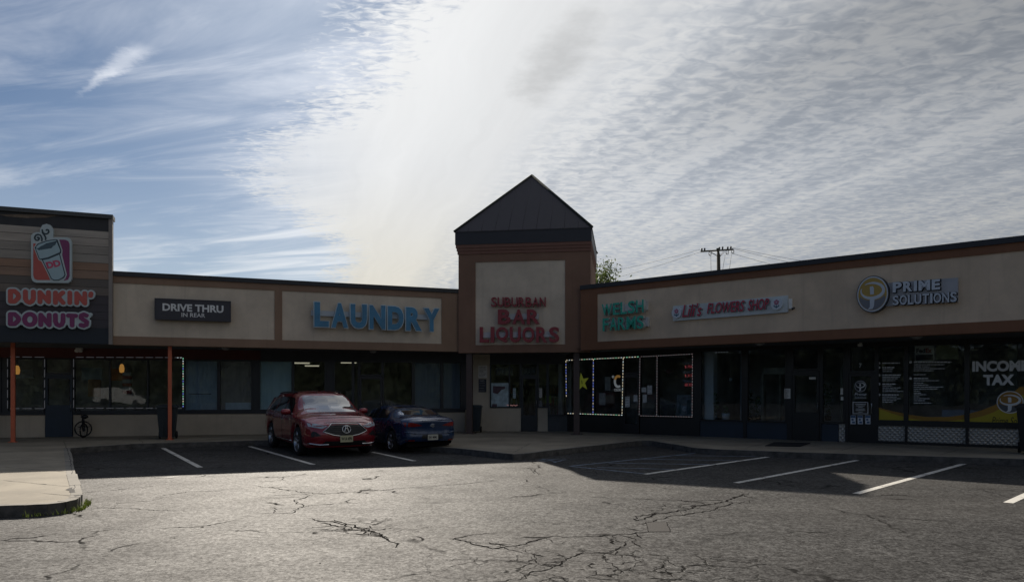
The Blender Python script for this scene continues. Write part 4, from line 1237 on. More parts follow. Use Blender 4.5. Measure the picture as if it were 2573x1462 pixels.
# ------------------------------------------------------------------ window lettering and notices
INC = M('vinyl_white', (.74, .77, .80), .5, .05, 3)
tx = RW.root('window_lettering', 'large white income tax lettering on the right hand office window', 'window lettering', 2510, 935, .015)
u0, z0 = RW.uz(2510, 935, .015)
fl = lambda px, py: (RW.u(px, .015) - u0, RW.z(px, py, .015) - z0)
p, q = fl(2443, 920), fl(2585, 922)
text('line', 'INCOME', q[0] - p[0], fl(2500, 906)[1] - fl(2500, 933)[1], INC, tx, -.004, 0, offset=.05, cx=(p[0] + q[0]) / 2, cz=fl(2500, 919.5)[1])
p, q = fl(2471, 954), fl(2549, 954)
text('line', 'TAX', q[0] - p[0], fl(2510, 940.5)[1] - fl(2510, 967.5)[1], INC, tx, -.004, 0, offset=.05, cx=(p[0] + q[0]) / 2, cz=fl(2510, 954)[1])
# yellow wave vinyl, one piece on each pane
YEL = M('vinyl_yellow', (.50, .40, .02), .5, .06, 3); AMB = M('vinyl_amber', (.38, .20, .02), .5, .06, 3)
wv = [(2204, 1022), (2240, 1032), (2274, 1038.5), (2281, 1041), (2330, 1047), (2380, 1047), (2427, 1041), (2434, 1039), (2470, 1029), (2500, 1017), (2540, 990), (2562, 972), (2580, 970)]
wv2 = [(2204, 1025), (2240, 1038), (2274, 1048), (2281, 1050), (2330, 1058), (2380, 1058), (2427, 1053), (2434, 1052), (2470, 1045), (2500, 1034), (2540, 1010), (2562, 994), (2580, 990)]
import bisect
def wy(c, x):
    for i in range(len(c) - 1):
        if c[i][0] <= x <= c[i + 1][0]: return c[i][1] + (c[i + 1][1] - c[i][1]) * (x - c[i][0]) / (c[i + 1][0] - c[i][0])
    return c[-1][1]
for x0, x1, lab in ((2206.5, 2274, 'yellow and amber wave decal on the narrow office window'), (2281, 2426.5, 'yellow and amber wave decal on the wide office window'), (2434, 2581, 'yellow and amber wave decal rising on the income tax window')):
    t = RW.root('wave_decal', lab, 'window decal', (x0 + x1) / 2, 1060, .012, 'yellow wave decals on the office windows')
    cu, cz = RW.uz((x0 + x1) / 2, 1060, .012)
    N = 16
    tp = [(RW.u(x0 + (x1 - x0) * k / N, .012) - cu, RW.z(x0 + (x1 - x0) * k / N, wy(wv, x0 + (x1 - x0) * k / N), .012) - cz) for k in range(N + 1)]
    md = [(RW.u(x0 + (x1 - x0) * k / N, .012) - cu, RW.z(x0 + (x1 - x0) * k / N, wy(wv2, x0 + (x1 - x0) * k / N), .012) - cz) for k in range(N + 1)]
    bt = [(md[-1][0], ZB1 + .01 - cz), (md[0][0], ZB1 + .01 - cz)]
    b = MB(); b.prism(tp + md[::-1], -.002, .002); b.build('amber_band', AMB, t)
    b = MB(); b.prism(md + bt, -.0022, .002); b.build('yellow_field', YEL, t)
    if x0 > 2430:
        c = (RW.u(2538, .012) - cu, RW.z(2538, 1010, .012) - cz)
        rr = (RW.u(2572, .012) - RW.u(2504, .012)) / 2
        emblem(t, c[0], c[1], rr, rr * 1.0, -.004, False, M('emblem_amber', (.36, .19, .03), .5, .06, 3), M('emblem_dark', (.09, .10, .11), .5, .1, 3), INC)
        p = (RW.u(2492, .012) - cu, RW.z(2492, 1056, .012) - cz)
        wd = RW.u(2605, .012) - RW.u(2492, .012)
        text('lettering', 'Prime Solutions', wd, .20, INK, t, -.005, 0, offset=-.004, shear=.3, cx=p[0] + wd / 2, cz=p[1])


def notice(fr, px0, px1, py0, py1, v, label, mat, name='notice', cat='notice', group=None, lines=0, lmat=None, th=.006, rows=None):
    cx, cy = (px0 + px1) / 2, (py0 + py1) / 2
    t = fr.root(name, label, cat, cx, cy, v, group)
    w, h = fr.u(px1, v) - fr.u(px0, v), fr.z(cx, py0, v) - fr.z(cx, py1, v)
    b = MB(); b.box(-w / 2, w / 2, 0, th, -h / 2, h / 2); b.build('sheet', mat, t)
    if lines:
        b = MB()
        for k in range(lines):
            z = h * (.38 - .76 * k / max(1, lines - 1)); ln = w * random.uniform(.45, .82)
            x = -w * .41
            while x < -w * .41 + ln:
                sg = min(random.uniform(.05, .16) * w, -w * .41 + ln - x + .002); b.box(x, x + sg, -.002, 0, z - h * .018, z + h * .018); x += sg + .03 * w
        b.build('print', lmat or INK, t)
    return t, w, h


# services list on the office glass (too small in the photo to be read)
for fr, x0, x1, rows, lab in ((RW, 2217, 2272, [(912, .8, 1), (923, .55, 1), (928, .5, 0), (933, .45, 0), (942, .85, 1), (947, .8, 0), (951, .7, 0), (956, .6, 0), (964.5, .6, 1), (969, .45, 0), (974, .85, 0), (978.5, .7, 0), (983, .98, 0), (991.5, .75, 1), (996.5, .65, 0), (1001, .85, 0), (1005.5, .65, 0), (1010, .5, 0)], 'list of small white lines on the narrow office window'),
                          (RW, 2296, 2395, [(909.5, .95, 1), (916, .78, 0), (921, .4, 0), (926, .78, 0), (931, .5, 0), (941, .3, 0), (950.5, .36, 1), (956, .65, 0), (962, .24, 0), (967, .36, 0), (972, .75, 0), (977, .6, 0), (982, .15, 0), (987, .18, 0), (991, .32, 0), (996, .15, 0), (1001, .4, 0), (1006, .28, 0), (1012, .44, 0)], 'list of small white lines on the wide office window')):
    t = fr.root('service_list', lab, 'window lettering', (x0 + x1) / 2, 960, .014, 'white lists on the office windows')
    cu, cz = fr.uz((x0 + x1) / 2, 960, .014)
    b = MB()
    for y, ln, bold in rows:
        xx = x0
        end = x0 + (x1 - x0) * ln
        while xx < end:
            e_ = min(end, xx + random.uniform(4, 11)); z = fr.z(xx, y, .014) - cz
            b.box(fr.u(xx, .014) - cu, fr.u(e_, .014) - cu, -.001, .001, z - (.017 if bold else .010), z + (.017 if bold else .010)); xx = e_ + 1.3
        if bold: b.disc(fr.u(x0 - 8, .014) - cu, fr.z(x0, y, .014) - cz, .035, .035, -.001, .001, 10)
    b.build('print', M('vinyl_print', (.74, .76, .78), .6, .1, 5), t)
# courier sign and olive panel
t, w, h = notice(RW, 2298.5, 2347.5, 868, 907, -.03, 'white courier service sign with dark blue lower half behind glass', PAPER, 'courier_sign', 'sign')
text('lettering', 'Fed', w * .46, h * .30, M('courier_purple', (.03, .02, .06), .5, 0), t, -.004, 0, offset=.035, cx=-w * .19, cz=h * .18)
text('lettering', 'Ex', w * .32, h * .30, M('courier_red', (.42, .04, .03), .5, 0), t, -.004, 0, offset=.035, cx=w * .22, cz=h * .18)
b = MB(); b.box(-w * .46, w * .46, -.004, 0, -h * .46, -h * .08); b.build('lower_field', M('courier_navy', (.02, .02, .04), .5, .1, 5), t)
notice(RW, 2352, 2408, 866, 902.5, -.03, 'plain olive panel hung behind the glass beside the courier sign', M('olive_panel', (.40, .40, .24), .7, .1, 3), 'olive_panel', 'panel')
# office door
t = RW.root('door_lettering', 'white emblem and opening hours box on the glass of the office door', 'window lettering', 2162, 985, .06)
cu, cz = RW.uz(2162, 985, .06)
emblem(t, 0, RW.z(2162, 970, .06) - cz, .155, .165, -.002, False, M('emblem_gap', (.02, .022, .03), .5, .1, 3), M('emblem_gap', (.02, .022, .03), .5, .1, 3), INC)
text('lettering', 'Prime', .32, .10, INC, t, -.003, 0, offset=.0, shear=.3, cz=RW.z(2162, 990, .06) - cz)
text('lettering', 'Solutions', .30, .07, INC, t, -.003, 0, offset=-.005, shear=.3, cz=RW.z(2162, 998, .06) - cz)
w2, h2 = .20, .165; zc2 = RW.z(2162, 1024.5, .06) - cz
b = MB(); b.stroke([(-w2, zc2 - h2), (w2, zc2 - h2), (w2, zc2 + h2), (-w2, zc2 + h2)], .009, -.002, 0, True)
for k in range(6): ww = (.15, .12, .06, .12, .13, .06)[k]; b.box(-ww, ww, -.002, 0, zc2 + .11 - .045 * k - .008, zc2 + .11 - .045 * k + .008)
b.build('hours_box', M('vinyl_print', None), t)
text('number', '7', .07, .13, INC, t, -.003, 0, offset=.01, cx=.0, cz=RW.z(2164, 918, .06) - cz)
for i, (x0, lab) in enumerate(((2137, 'left of three small blue posters at the foot of the office door'), (2155, 'middle of three small blue posters at the foot of the office door'), (2174, 'right of three small blue posters at the foot of the office door'))):
    t, w, h = notice(RW, x0, x0 + 13, 1043, 1065, .06, lab, M('poster_paper', (.70, .74, .80), .7, .05, 5), 'poster', 'poster', 'small posters on the office door')
    b = MB(); b.box(-w * .46, w * .46, -.002, 0, h * .22, h * .46); b.box(-w * .3, w * .1, -.002, 0, -h * .1, h * .12); b.box(-w * .2, w * .35, -.002, 0, -h * .4, -h * .2); b.build('print', M('poster_blue', (.06, .12, .24), .6, .1, 5), t)
# flower shop notices
notice(RW, 1971, 1986, 976, 1001, .05, 'typed white notice beside the flower shop door', PAPER, lines=9)
notice(RW, 2033, 2050, 947, 952.5, .055, 'narrow white strip sticker on the flower shop door', PAPER, 'sticker', 'sticker')
notice(RW, 2112, 2118, 975, 991, .05, 'narrow strip notice on the pane left of the office door', PAPER, lines=4)
notice(RW, 2112.5, 2120, 996, 1005, .05, 'small square sticker on the pane left of the office door', PAPER, 'sticker', 'sticker')
# tower wall and window notices
notice(TW, 1202, 1224, 918, 949, .008, 'upper grey notice on the cream wall by the liquor store', M('grey_notice', (.62, .59, .56), .8, .1, 5), lines=8)
t, w, h = notice(TW, 1202.5, 1222, 952, 985, .008, 'black rules notice with pale lines on the cream wall', M('black_notice', (.03, .032, .045), .6, .1, 5), lines=5, lmat=M('notice_pale', (.25, .25, .27), .7, .1, 4))
text('lettering', 'NO', w * .5, h * .14, M('notice_pale', None), t, -.003, 0, offset=.04, cz=h * .36)
t, w, h = notice(TW, 1233, 1278, 962, 1023, .015, 'large poster of figures and blue print in the liquor store window', M('poster_pale_blue', (.40, .50, .55), .7, .35, 6), 'poster', 'poster')
b = MB(); b.prism([(-w * .38, h * .1), (-w * .1, h * .05), (.1 * w, h * .22), (w * .3, h * .26), (w * .3, h * .36), (-w * .38, h * .38)], -.002, 0); b.box(-w * .42, -w * .15, -.002, 0, -h * .48, -h * .36); b.build('picture', M('poster_dark_red', (.10, .06, .075), .7, .3, 9), t)
notice(TW, 1289, 1296, 975, 1000, .0, 'narrow pale blue sheet in the liquor store window', M('sheet_blue', (.45, .56, .60), .7, .1, 4), lines=5)
notice(TW, 1352, 1362, 975, 999, .0, 'white sheet in the narrow pane right of the liquor store door', M('grey_notice', None), lines=5)
notice(TW, 1352, 1362, 1006, 1021, .0, 'small grey picture sheet low in the narrow pane by the door', M('sheet_grey', (.17, .17, .18), .7, .4, 14))
notice(TW, 1370, 1385, 994, 1012, -.12, 'square green sign inside the liquor store window', M('sign_lime', (.20, .32, .05), .7, .1, 4), 'window_sign', 'sign')
for txt, x0, x1, lab in (('OPEN', 1249, 1286, 'unlit open sign high in the liquor store window'), ('DRAW', 1312, 1345, 'unlit draw sign above the liquor store door')):
    cx = (x0 + x1) / 2
    t = TW.root('window_sign', lab, 'sign', cx, 933, -.06)
    w = TW.u(x1) - TW.u(x0)
    b = MB(); b.box(-w / 2 - .05, w / 2 + .05, .012, .03, -.16, .16); b.build('backing', FRAME, t)
    text('lettering', txt, w, .21, M('unlit_tube', (.16, .17, .18), .5, .1, 5), t, -.002, .01, offset=.0)
# writing above the sill, red tube sign
t = TW.root('window_sign', 'small pinkish neon script at the sill of the liquor store window', 'sign', 1287, 1018, .02)
b = MB(); pts = [(-.20 + .40 * k / 24, .025 * math.sin(k * 1.9) + .01 * math.sin(k * .9)) for k in range(25)]
b.tube([(x, 0, z) for x, z in pts], .008, 6); b.build('tube', M('neon_pink', (.4, .2, .2), .5, 0, emit=(.9, .45, .42), es=.12), t)
# corner store windows
t = RW.root('star_sign', 'yellow green star shaped sign in the corner store window', 'sign', 1462, 960, -.05)
b = MB(); st = []
for k in range(10):
    a = R(90 + 36 * k + 8); r_ = .36 if k % 2 == 0 else .15; st.append((r_ * math.cos(a) * .9, r_ * math.sin(a)))
b.prism(st, -.004, .004); b.build('star', M('star_lime', (.36, .38, .04), .6, .2, 6, emit=(.45, .48, .06), es=.08), t)
text('lettering', '5', .07, .12, INK, t, -.007, 0, offset=.01)
t = RW.root('drink_sign', 'round letter c drink sign in orange and white behind the pane', 'sign', 1553, 958, -.05)
b = MB(); b.stroke([(.16 * math.cos(R(a)) * .8, .19 * math.sin(R(a))) for a in range(65, 150, 12)], .042, -.006, .006); b.build('letter_top', M('drink_orange', (.50, .24, .05), .6, .1, 5, emit=(.6, .3, .08), es=.15), t)
b = MB(); b.stroke([(.16 * math.cos(R(a)) * .8, .19 * math.sin(R(a))) for a in range(150, 300, 12)], .042, -.0055, .006); b.stroke([(-.2 + .035 * math.cos(R(a)), .17 + .035 * math.sin(R(a))) for a in range(0, 361, 40)], .013, -.006, .006)
b.build('letter', M('drink_white', (.45, .46, .46), .6, .1, 5, emit=(.5, .5, .5), es=.14), t)
text('lettering', 'CELSIUS', .36, .09, M('drink_white', None), t, -.006, 0, offset=.02, cx=.02, cz=-.30)
t = RW.root('price_sign', 'red and white lottery sign with three rows in the corner store', 'sign', 1728, 940, -.05)
for k, z in enumerate((.30, .0, -.30)):
    b = MB(); b.box(-.18, .17, -.004, .004, z + .03, z + .11); o = b.build('header_strip', M('strip_white', (.30, .30, .32), .6, .2, 8), t)
    text('amount', ('$ 754', '$ 312', '60 X3')[k], .26, .10, M('led_red', (.3, .05, .06), .5, 0, emit=(.8, .12, .14), es=.16), t, -.004, 0, offset=.0, cx=.03, cz=z - .05)
for fr, a in ((RW, (1505, 1521, 987, 1017, -.02, 'white sheet low in the corner store window by the post')), (RW, (1520, 1534, 946, 980, -.25, 'grey sheet hung inside the corner store'))):
    notice(fr, *a, M('sheet_dim', (.48, .48, .46), .8, .3, 6))
for a in ((1571, 1582, 996, 1022, .05, 'stack of white notes on the corner store door'), (1592, 1602, 992, 1009, .05, 'small white note high on the corner store door'), (1612, 1624, 973, 985, .02, 'left of two white notes in the pane right of the door'),
          (1626.5, 1638, 968, 990, .02, 'tall white note with a dark square in the pane by the door'), (1615, 1625, 991, 1011, .02, 'lowest grey note in the pane right of the door')):
    notice(RW, *a, M('note_paper', (.60, .62, .63), .8, .2, 8), lines=4)
t, w, h = notice(RW, 1700, 1739, 992, 1044, -.02, 'tall bottle and bolt drink poster at the right of the corner store', M('drink_poster', (.26, .28, .30), .7, .5, 6), 'poster', 'poster')
text('lettering', 'G', w * .2, h * .2, M('vinyl_print', None), t, -.003, 0, offset=.03, cx=-w * .02, cz=-h * .18)
b = MB(); b.box(w * .18, w * .42, -.003, 0, -h * .42, h * .25); b.box(-w * .36, -w * .22, -.003, 0, -h * .42, h * .1); b.build('bottles', M('bottle_teal', (.06, .12, .13), .6, .3, 6), t)
notice(RW, 1659, 1697, 1016, 1044, -.02, 'wide dark picture poster low in the corner store window', M('picture_poster', (.09, .085, .07), .7, .8, 7), 'poster', 'poster')
t = RW.root('bull_sign', 'dim red wing shaped sign in the corner store window', 'sign', 1679, 936, -.06)
b = MB(); b.prism([(-.22, .02), (-.06, .10), (0, .16), (.07, .10), (.22, .02), (.08, 0), (.05, -.07), (0, -.03), (-.05, -.07), (-.08, 0)], -.003, .003); b.build('wings', M('dim_red', (.10, .022, .018), .6, .2, 6), t)

# board by the liquor store
X, Y = ground(1400, 1077, KB)
t = thing('advert_board', 'white folding board with bold lines of print by the liquor store', 'board sign', (X, Y, KB), TW.rz)
w = .62
b = MB(); b.box(-w / 2, w / 2, -.02, .02, .18, 1.32); b.build('front_panel', M('board_white', (.55, .60, .66), .6, .12, 4), t, rot=(R(-6), 0, 0))
b = MB(); b.box(-w / 2, w / 2, -.02, .02, .0, 1.30); b.build('rear_panel', M('board_grey', (.15, .17, .2), .6, .12, 4), t, loc=(-.06, .36, 0), rot=(R(7), 0, 0))
b = MB(); b.box(-w * .44, w * .44, -.006, 0, .62, 1.26); b.build('picture', M('board_picture', (.16, .17, .17), .7, .6, 5), t, loc=(0, -.021, 0), rot=(R(-6), 0, 0))
for txt, ww, z in (('THE LAST', .40, .535), ('LIQUOR STORE', .54, .415), ('BEFORE BEACH', .54, .30)):
    o = text('print', txt, ww, .085, INK, t, -.028, -.02, offset=.05, cz=z); o.rotation_euler = (R(-6), 0, 0)
b = MB()
for x in (-.27, .27): b.box(x - .02, x + .02, -.02, .02, 0, .2)
b.build('leg', FRAME, t, rot=(R(-6), 0, 0))

# ------------------------------------------------------------------ strings of lights
LMAT = [M('bulb_warm', (.6, .55, .4), .4, 0, emit=(1.0, .86, .62), es=.34), M('bulb_blue', (.2, .3, .8), .4, 0, emit=(.22, .30, 1.0), es=.38), M('bulb_white', (.7, .7, .7), .4, 0, emit=(.8, .95, 1.0), es=.34), M('bulb_green', (.2, .6, .4), .4, 0, emit=(.35, .95, .60), es=.34)]
DIM = [M('bulb_dim', (.3, .26, .26), .5, 0, emit=(.75, .55, .58), es=.09), M('bulb_dim_grey', (.3, .3, .3), .5, 0, emit=(.6, .62, .66), es=.10)]
TUBE = M('light_tube', (.22, .22, .24), .5, .15, 8, emit=(.5, .52, .58), es=.035)  # faint glow put into the pale, mostly unlit window tubes


def light_string(fr, label, segs, step, mats, pick, v=.06, r=.012, frac=.5):
    t0 = segs[0][0]
    t = fr.root('light_string', label, 'string of lights', t0[0], t0[1], v, 'strings of lights round the shop windows')
    cu, cz = fr.uz(t0[0], t0[1], v)
    b = MB()
    nm = len(mats)
    for (p, q) in segs:
        A, B = Vector((fr.u(p[0], v) - cu, 0, fr.z(p[0], p[1], v) - cz)), Vector((fr.u(q[0], v) - cu, 0, fr.z(q[0], q[1], v) - cz))
        n = max(1, int((B - A).length / step))
        pts, rad, mi = [], [], []
        for k in range(n):
            lo_, hi_ = .2, min(.97, .2 + frac)
            for f_, r_, m_ in ((0, .004, nm), (lo_ - .04, .004, nm), (lo_, r, pick(k, p, q)), (hi_, r, nm), (hi_ + .02, .004, nm)):
                pts.append(A.lerp(B, (k + f_) / n)); rad.append(r_); mi.append(m_)
        f0 = len(b.bm.faces)
        b.tube(pts, rad, 5)
        b.bm.faces.ensure_lookup_table()
        for k, f in enumerate(b.bm.faces[f0:]): f.material_index = mi[min(k // 5, len(mi) - 1)]
    b.build('bulbs', list(mats) + [FRAME], t)


pk = lambda k, p, q: (0, 2, 0, 3)[k % 4] if abs(p[1] - q[1]) < 40 else ((0, 1, 0, 1, 1)[k % 5] if p[0] < 1550 else (0, 2, 0)[k % 3])
light_string(RW, 'bright multicoloured light string round the corner store windows by the post',
             [((1422, 905), (1607, 896)), ((1422, 905), (1423, 998)), ((1425, 1038), (1566, 1042.5)), ((1491, 901), (1490, 1039)), ((1566, 898), (1563, 1041))], .105, LMAT, pk, r=.011)
light_string(RW, 'dim pinkish light string round the corner store windows with the lottery sign',
             [((1609, 896), (1742, 889)), ((1608, 898), (1606, 1043)), ((1651, 895), (1650, 1044)), ((1740, 892), (1739, 1046)), ((1608, 1044), (1741, 1047))], .09, DIM, lambda k, p, q: k % 2, r=.009, frac=.62)
light_string(LW, 'pale unlit light tube edging the donut shop window left of the door', [((19, 896), (112, 897)), ((19, 896), (19, 1026)), ((19, 1026), (112, 1026)), ((112, 897), (112, 1026))], .3, [TUBE], lambda k, p, q: 0, r=.012, frac=.97)
light_string(LW, 'light tube edging the wide donut shop window with lit coloured right side', [((186, 897), (458, 898)), ((185, 897), (185, 1025)), ((186, 1025), (458, 1025))], .3, [TUBE] + LMAT, lambda k, p, q: 0, r=.012, frac=.97)
light_string(LW, 'short run of green blue and white bulbs down the blind side of the donut window', [((460, 898), (460, 1024)), ((443, 898), (459, 898))], .085, LMAT, lambda k, p, q: (3, 2, 0, 3, 1)[k % 5] if p[0] > 450 else 2, r=.012)
light_string(RW, 'row of small white bulbs at the top of the flower window', [((1790, 886), (1831, 884))], .085, DIM, lambda k, p, q: 1, v=-.3, r=.009)

# ------------------------------------------------------------------ lamps
for px, py, v, lab in ((43, 930, -.9, 'lit orange pendant lamp in the window left of the shop door'), (306, 926, -.9, 'lit orange pendant lamp behind the wide donut window')):
    t = LW.root('pendant_lamp', lab, 'lamp', px, py, v, 'pendant lamps in the donut shop')
    b = MB(); b.lathe([(.03, .16), (.06, .12), (.085, 0), (.07, -.12), (.03, -.14)], 'z', 14); b.build('lamp_shade', M('amber_shade', (.5, .25, .05), .5, 0, emit=(1.0, .45, .10), es=.2), t)
    b = MB(); b.tube([(0, 0, .15), (0, 0, .75)], .008, 5); b.build('cord', FRAME, t)
for px, py, v, w, lab in ((759, 912, -1.6, 36, 'long ceiling tube light nearest the pale blind'), (784, 919, -2.8, 34, 'lower ceiling tube light in the laundry'), (876, 911, -1.6, 38, 'long ceiling tube light near the laundry door')):
    t = LW.root('ceiling_light', lab, 'light', px, py, v, 'ceiling lights in the laundry')
    hw2 = w / 2 * LW.Y(px, v) / F
    b = MB(); b.box(-hw2, hw2, -.12, .12, -.02, .02); b.build('tube', M('tube_lit', (.7, .7, .6), .5, 0, emit=(1.0, .88, .62), es=.22), t)
    b = MB(); b.box(-hw2 - .04, hw2 + .04, -.16, .16, .021, .06); b.build('housing', WHITE, t)
for fr, px, lab in ((LF, 567, 'round soffit lamp over the blind windows'), (LF, 950, 'round soffit lamp over the laundry door'), (RF, 1890, 'round soffit lamp over the flower window'), (RF, 2290, 'round soffit lamp over the office window')):
    p = fr.w(fr.u(px), -.9 if fr is LF else -.55, ZFB + .03)
    t = thing('soffit_lamp', lab, 'lamp', p, fr.rz, 'round lamps under the soffit')
    b = MB(); b.lathe([(.14, 0), (.14, -.03), (.11, -.05)], 'z', 16); b.build('rim', M('lamp_rim', (.3, .3, .3), .5, .1, 4), t)
    b = MB(); b.lathe([(.10, -.045), (.08, -.075), (.0001, -.085)], 'z', 16); b.build('lens', M('lamp_lens', (.35, .35, .35), .4, .1, 4), t)
t = LW.root('flood_light', 'twin white floodlight on the maroon band over the donut shop door', 'light', 199, 880, .1)
b = MB(); b.box(-.1, .1, -.02, .08, .02, .08); b.build('bracket', PAPER, t)
for s_ in (-1, 1):
    b = MB(); b.lathe([(.025, .06), (.05, .02), (.055, -.08)], 'y', 12, (s_ * .055, -.03, -.02)); b.build('lamp_head', PAPER, t)
t = RW.root('security_camera', 'small white security camera above the office door', 'camera', 2162, 866, .12)
b = MB(); b.box(-.03, .03, -.02, .1, .02, .10); b.build('bracket', PAPER, t)
b = MB(); b.box(-.05, .05, -.14, .06, -.05, .02); b.build('housing', PAPER, t)
t = RF.root('security_camera', 'small camera on a box at the end of the flower sign', 'camera', 1991, 775, .12)
b = MB(); b.tube([(0, .12, .02), (0, 0, 0), (.04, -.1, -.03)], .028, 8); b.build('housing', FRAME, t)

# ------------------------------------------------------------------ bins, mat, plants
def bin_(px, py, rz, lab, s=1.0, mat=None):
    X, Y = ground(px, py, KB)
    t = thing('wheeled_bin', lab, 'bin', (X, Y, KB), rz, 'dark wheeled bins along the walk'); t.scale = (s, s, s)
    m = mat or M('bin_plastic', (.016, .026, .034), .5, .15, 5)
    b = MB()
    lv = [(.21, .20, .06), (.25, .25, .55), (.28, .29, .98)]
    rings = [[b.bm.verts.new((sx * hx, sy * hy, z)) for sx, sy in ((-1, -1), (1, -1), (1, 1), (-1, 1))] for hx, hy, z in lv]
    for i in range(2):
        for k in range(4): b.bm.faces.new((rings[i][k], rings[i][(k + 1) % 4], rings[i + 1][(k + 1) % 4], rings[i + 1][k]))
    b.bm.faces.new(rings[0][::-1]); b.bm.faces.new(rings[2])
    for x in (-.12, 0, .12): b.box(x - .012, x + .012, -.262, -.2, .12, .9)
    b.build('body', m, t)
    b = MB(); b.box(-.31, .31, -.33, .31, .98, 1.02); b.prism([(-.29, 1.02), (.29, 1.02), (.24, 1.07), (-.24, 1.07)], -.30, .29); b.box(-.26, .26, .31, .36, .95, 1.0); b.build('lid', m, t)
    for sx in (-1, 1):
        b = MB(); b.lathe([(.02, -.03), (.11, -.03), (.12, 0), (.11, .03), (.02, .03)], 'x', 16, (sx * .24, .22, .12)); b.build('wheel', M('rubber', (.012, .012, .013), .8, .1, 6), t)
    return t


bin_(421, 1102, LW.rz + .1, 'tall dark green wheeled bin behind the orange post', 1.0)
bin_(1192, 1086, TW.rz, 'dark bin beside the brown post at the laundry end', .93)
bin_(2595, 1140, RW.rz, 'black bin cut off by the right edge of the walk', 1.12, M('bin_black', (.01, .011, .013), .45, .15, 5))
b = MB(); pts = [ground(x, y, KB) for x, y in ((1945, 1111), (2036, 1113), (2010, 1122), (1922, 1120))]
b.slab(pts, KB - .003, KB + .012)
tag(b.build('door_mat', M('mat_black', (.008, .008, .009), .95, .3, 20)), 'black door mat lying before the flower shop door', 'mat')


def pot(fr, px, py, v, w, h, lab, mat):
    t = fr.root('plant_pot', lab, 'plant pot', px, py, v)
    b = MB(); b.lathe([(w * .42, 0), (w * .5, h), (w * .44, h), (w * .4, h * .85), (.001, h * .85)], 'z', 18); b.build('pot', mat, t)
    return t


def sprig(t, h, wd, mat, n, z0=0.0, leaf=.05, name='leaves'):
    b = MB()
    for k in range(n):
        a, rr, zz = random.uniform(0, 6.28), wd * math.sqrt(random.random()), z0 + h * random.random()
        rr *= (0.35 + 1.3 * (zz - z0) / h * (1.25 - (zz - z0) / h))
        c = Vector((rr * math.cos(a), rr * math.sin(a), zz))
        d = Vector((random.uniform(-1, 1), random.uniform(-1, 1), random.uniform(-.4, 1))).normalized() * leaf
        e = d.cross(Vector((random.uniform(-1, 1), random.uniform(-1, 1), random.uniform(-1, 1)))).normalized() * leaf * .45
        b.face([c - d, c + e, c + d, c - e])
    return b.build(name, mat, t)


LEAFD = M('leaf_dark', (.09, .16, .08), .6, .4, 6)
t = pot(RW, 1824, 1053, -.30, .27, .20, 'larger white pot on the sill of the flower window', M('pot_white', (.78, .82, .84), .5, .08, 4))
sprig(t, .25, .1, LEAFD, 40, .18)
t = pot(RW, 1792, 1053, -.35, .20, .13, 'smaller white pot with a leafy plant beside the column', M('pot_white', None))
sprig(t, .75, .22, LEAFD, 150, .12, .06)
t = pot(RW, 1836, 957, -.5, .10, .09, 'small hanging white pot in the flower window', M('pot_white', None))
b = MB(); b.tube([(0, 0, .08), (0, 0, .75)], .005, 4); b.build('cord', PAPER, t)
FLW = M('petal_pale', (.72, .74, .82), .6, .3, 8)
for px, py, hh, ww, lab in ((2080, 1056, 1.0, .24, 'tall pot of pale blossoms in the pane right of the flower door'), (1884, 1055, .85, .17, 'pale blossom plant at the left of the middle flower window'), (1904, 1054, .65, .13, 'shorter pale blossom plant beside the taller one')):
    t = pot(RW, px, py, -.4, .2, .14, lab, FRAME)
    sprig(t, hh, ww * .8, LEAFD, 120, .12, .05)
    sprig(t, hh, ww, FLW, 130, .15, .026, 'blossoms')

# weeds at the kerb
b = MB()
for k in range(260):
    s_ = random.random()
    i = 2 + s_ * 6; j = int(i); p = outer[j].lerp(outer[j + 1], i - j)
    dens = (1 if 4.6 < i < 8 else .35)
    if random.random() > dens: continue
    d = (outer[j + 1] - outer[j]).normalized(); nrm = Vector((d.y, -d.x))
    p = p + nrm * random.uniform(.02, .10) + d * random.uniform(-.05, .05)
    hgt = random.uniform(.03, .10); a = random.uniform(0, 6.28); lean = Vector((math.cos(a), math.sin(a), 0)) * hgt * .6; wv_ = Vector((-math.sin(a), math.cos(a), 0)) * .008
    q = Vector((p.x, p.y, 0))
    b.face([q - wv_, q + wv_, q + lean + Vector((0, 0, hgt))])
tag(b.build('weeds', M('weed_green', (.28, .34, .06), .7, .4, 9)), kind='stuff')

# ------------------------------------------------------------------ bicycle (small, seen nearly end on, front wheel turned)
X, Y = ground(209, 1097, KB)
bk = thing('bicycle', 'small dark bicycle with front wheel turned, leaning by the donut shop door', 'bicycle', (X, Y, KB), LW.rz)
BKM = M('bike_black', (.008, .008, .010), .45, .1, 6)
def wheel_bike(cx, cy, cz, r, axis, rot=0):
    o = MB(); n = 30
    ax = Vector((math.cos(rot), math.sin(rot), 0))
    o.tube([(cx + ax.x * r * math.cos(6.28318 * k / n), cy + ax.y * r * math.cos(6.28318 * k / n), cz + r * math.sin(6.28318 * k / n)) for k in range(n + 1)], .022, 8, False)
    for k in range(14):
        a = 6.28318 * k / 14
        o.tube([(cx, cy, cz), (cx + ax.x * r * math.cos(a), cy + ax.y * r * math.cos(a), cz + r * math.sin(a))], .0025, 4)
    o.lathe([(.025, -.04), (.025, .04)], 'y', 8, (cx, cy, cz))
    return o
wb = wheel_bike(0, 0, .262, .24, 'y', .12); wb.build('wheel', BKM, bk)
wb = wheel_bike(.20, -.62, .235, .215, 'x', R(78)); wb.build('wheel', BKM, bk)
b = MB(); b.tube([(0, -.06, .26), (-.01, -.05, .50), (-.015, -.05, .56)], .014, 8); b.tube([(0, .06, .26), (-.01, .05, .50), (-.015, .05, .56)], .014, 8); b.tube([(-.015, -.06, .54), (-.015, .06, .54)], .018, 8); b.build('fork', BKM, bk)
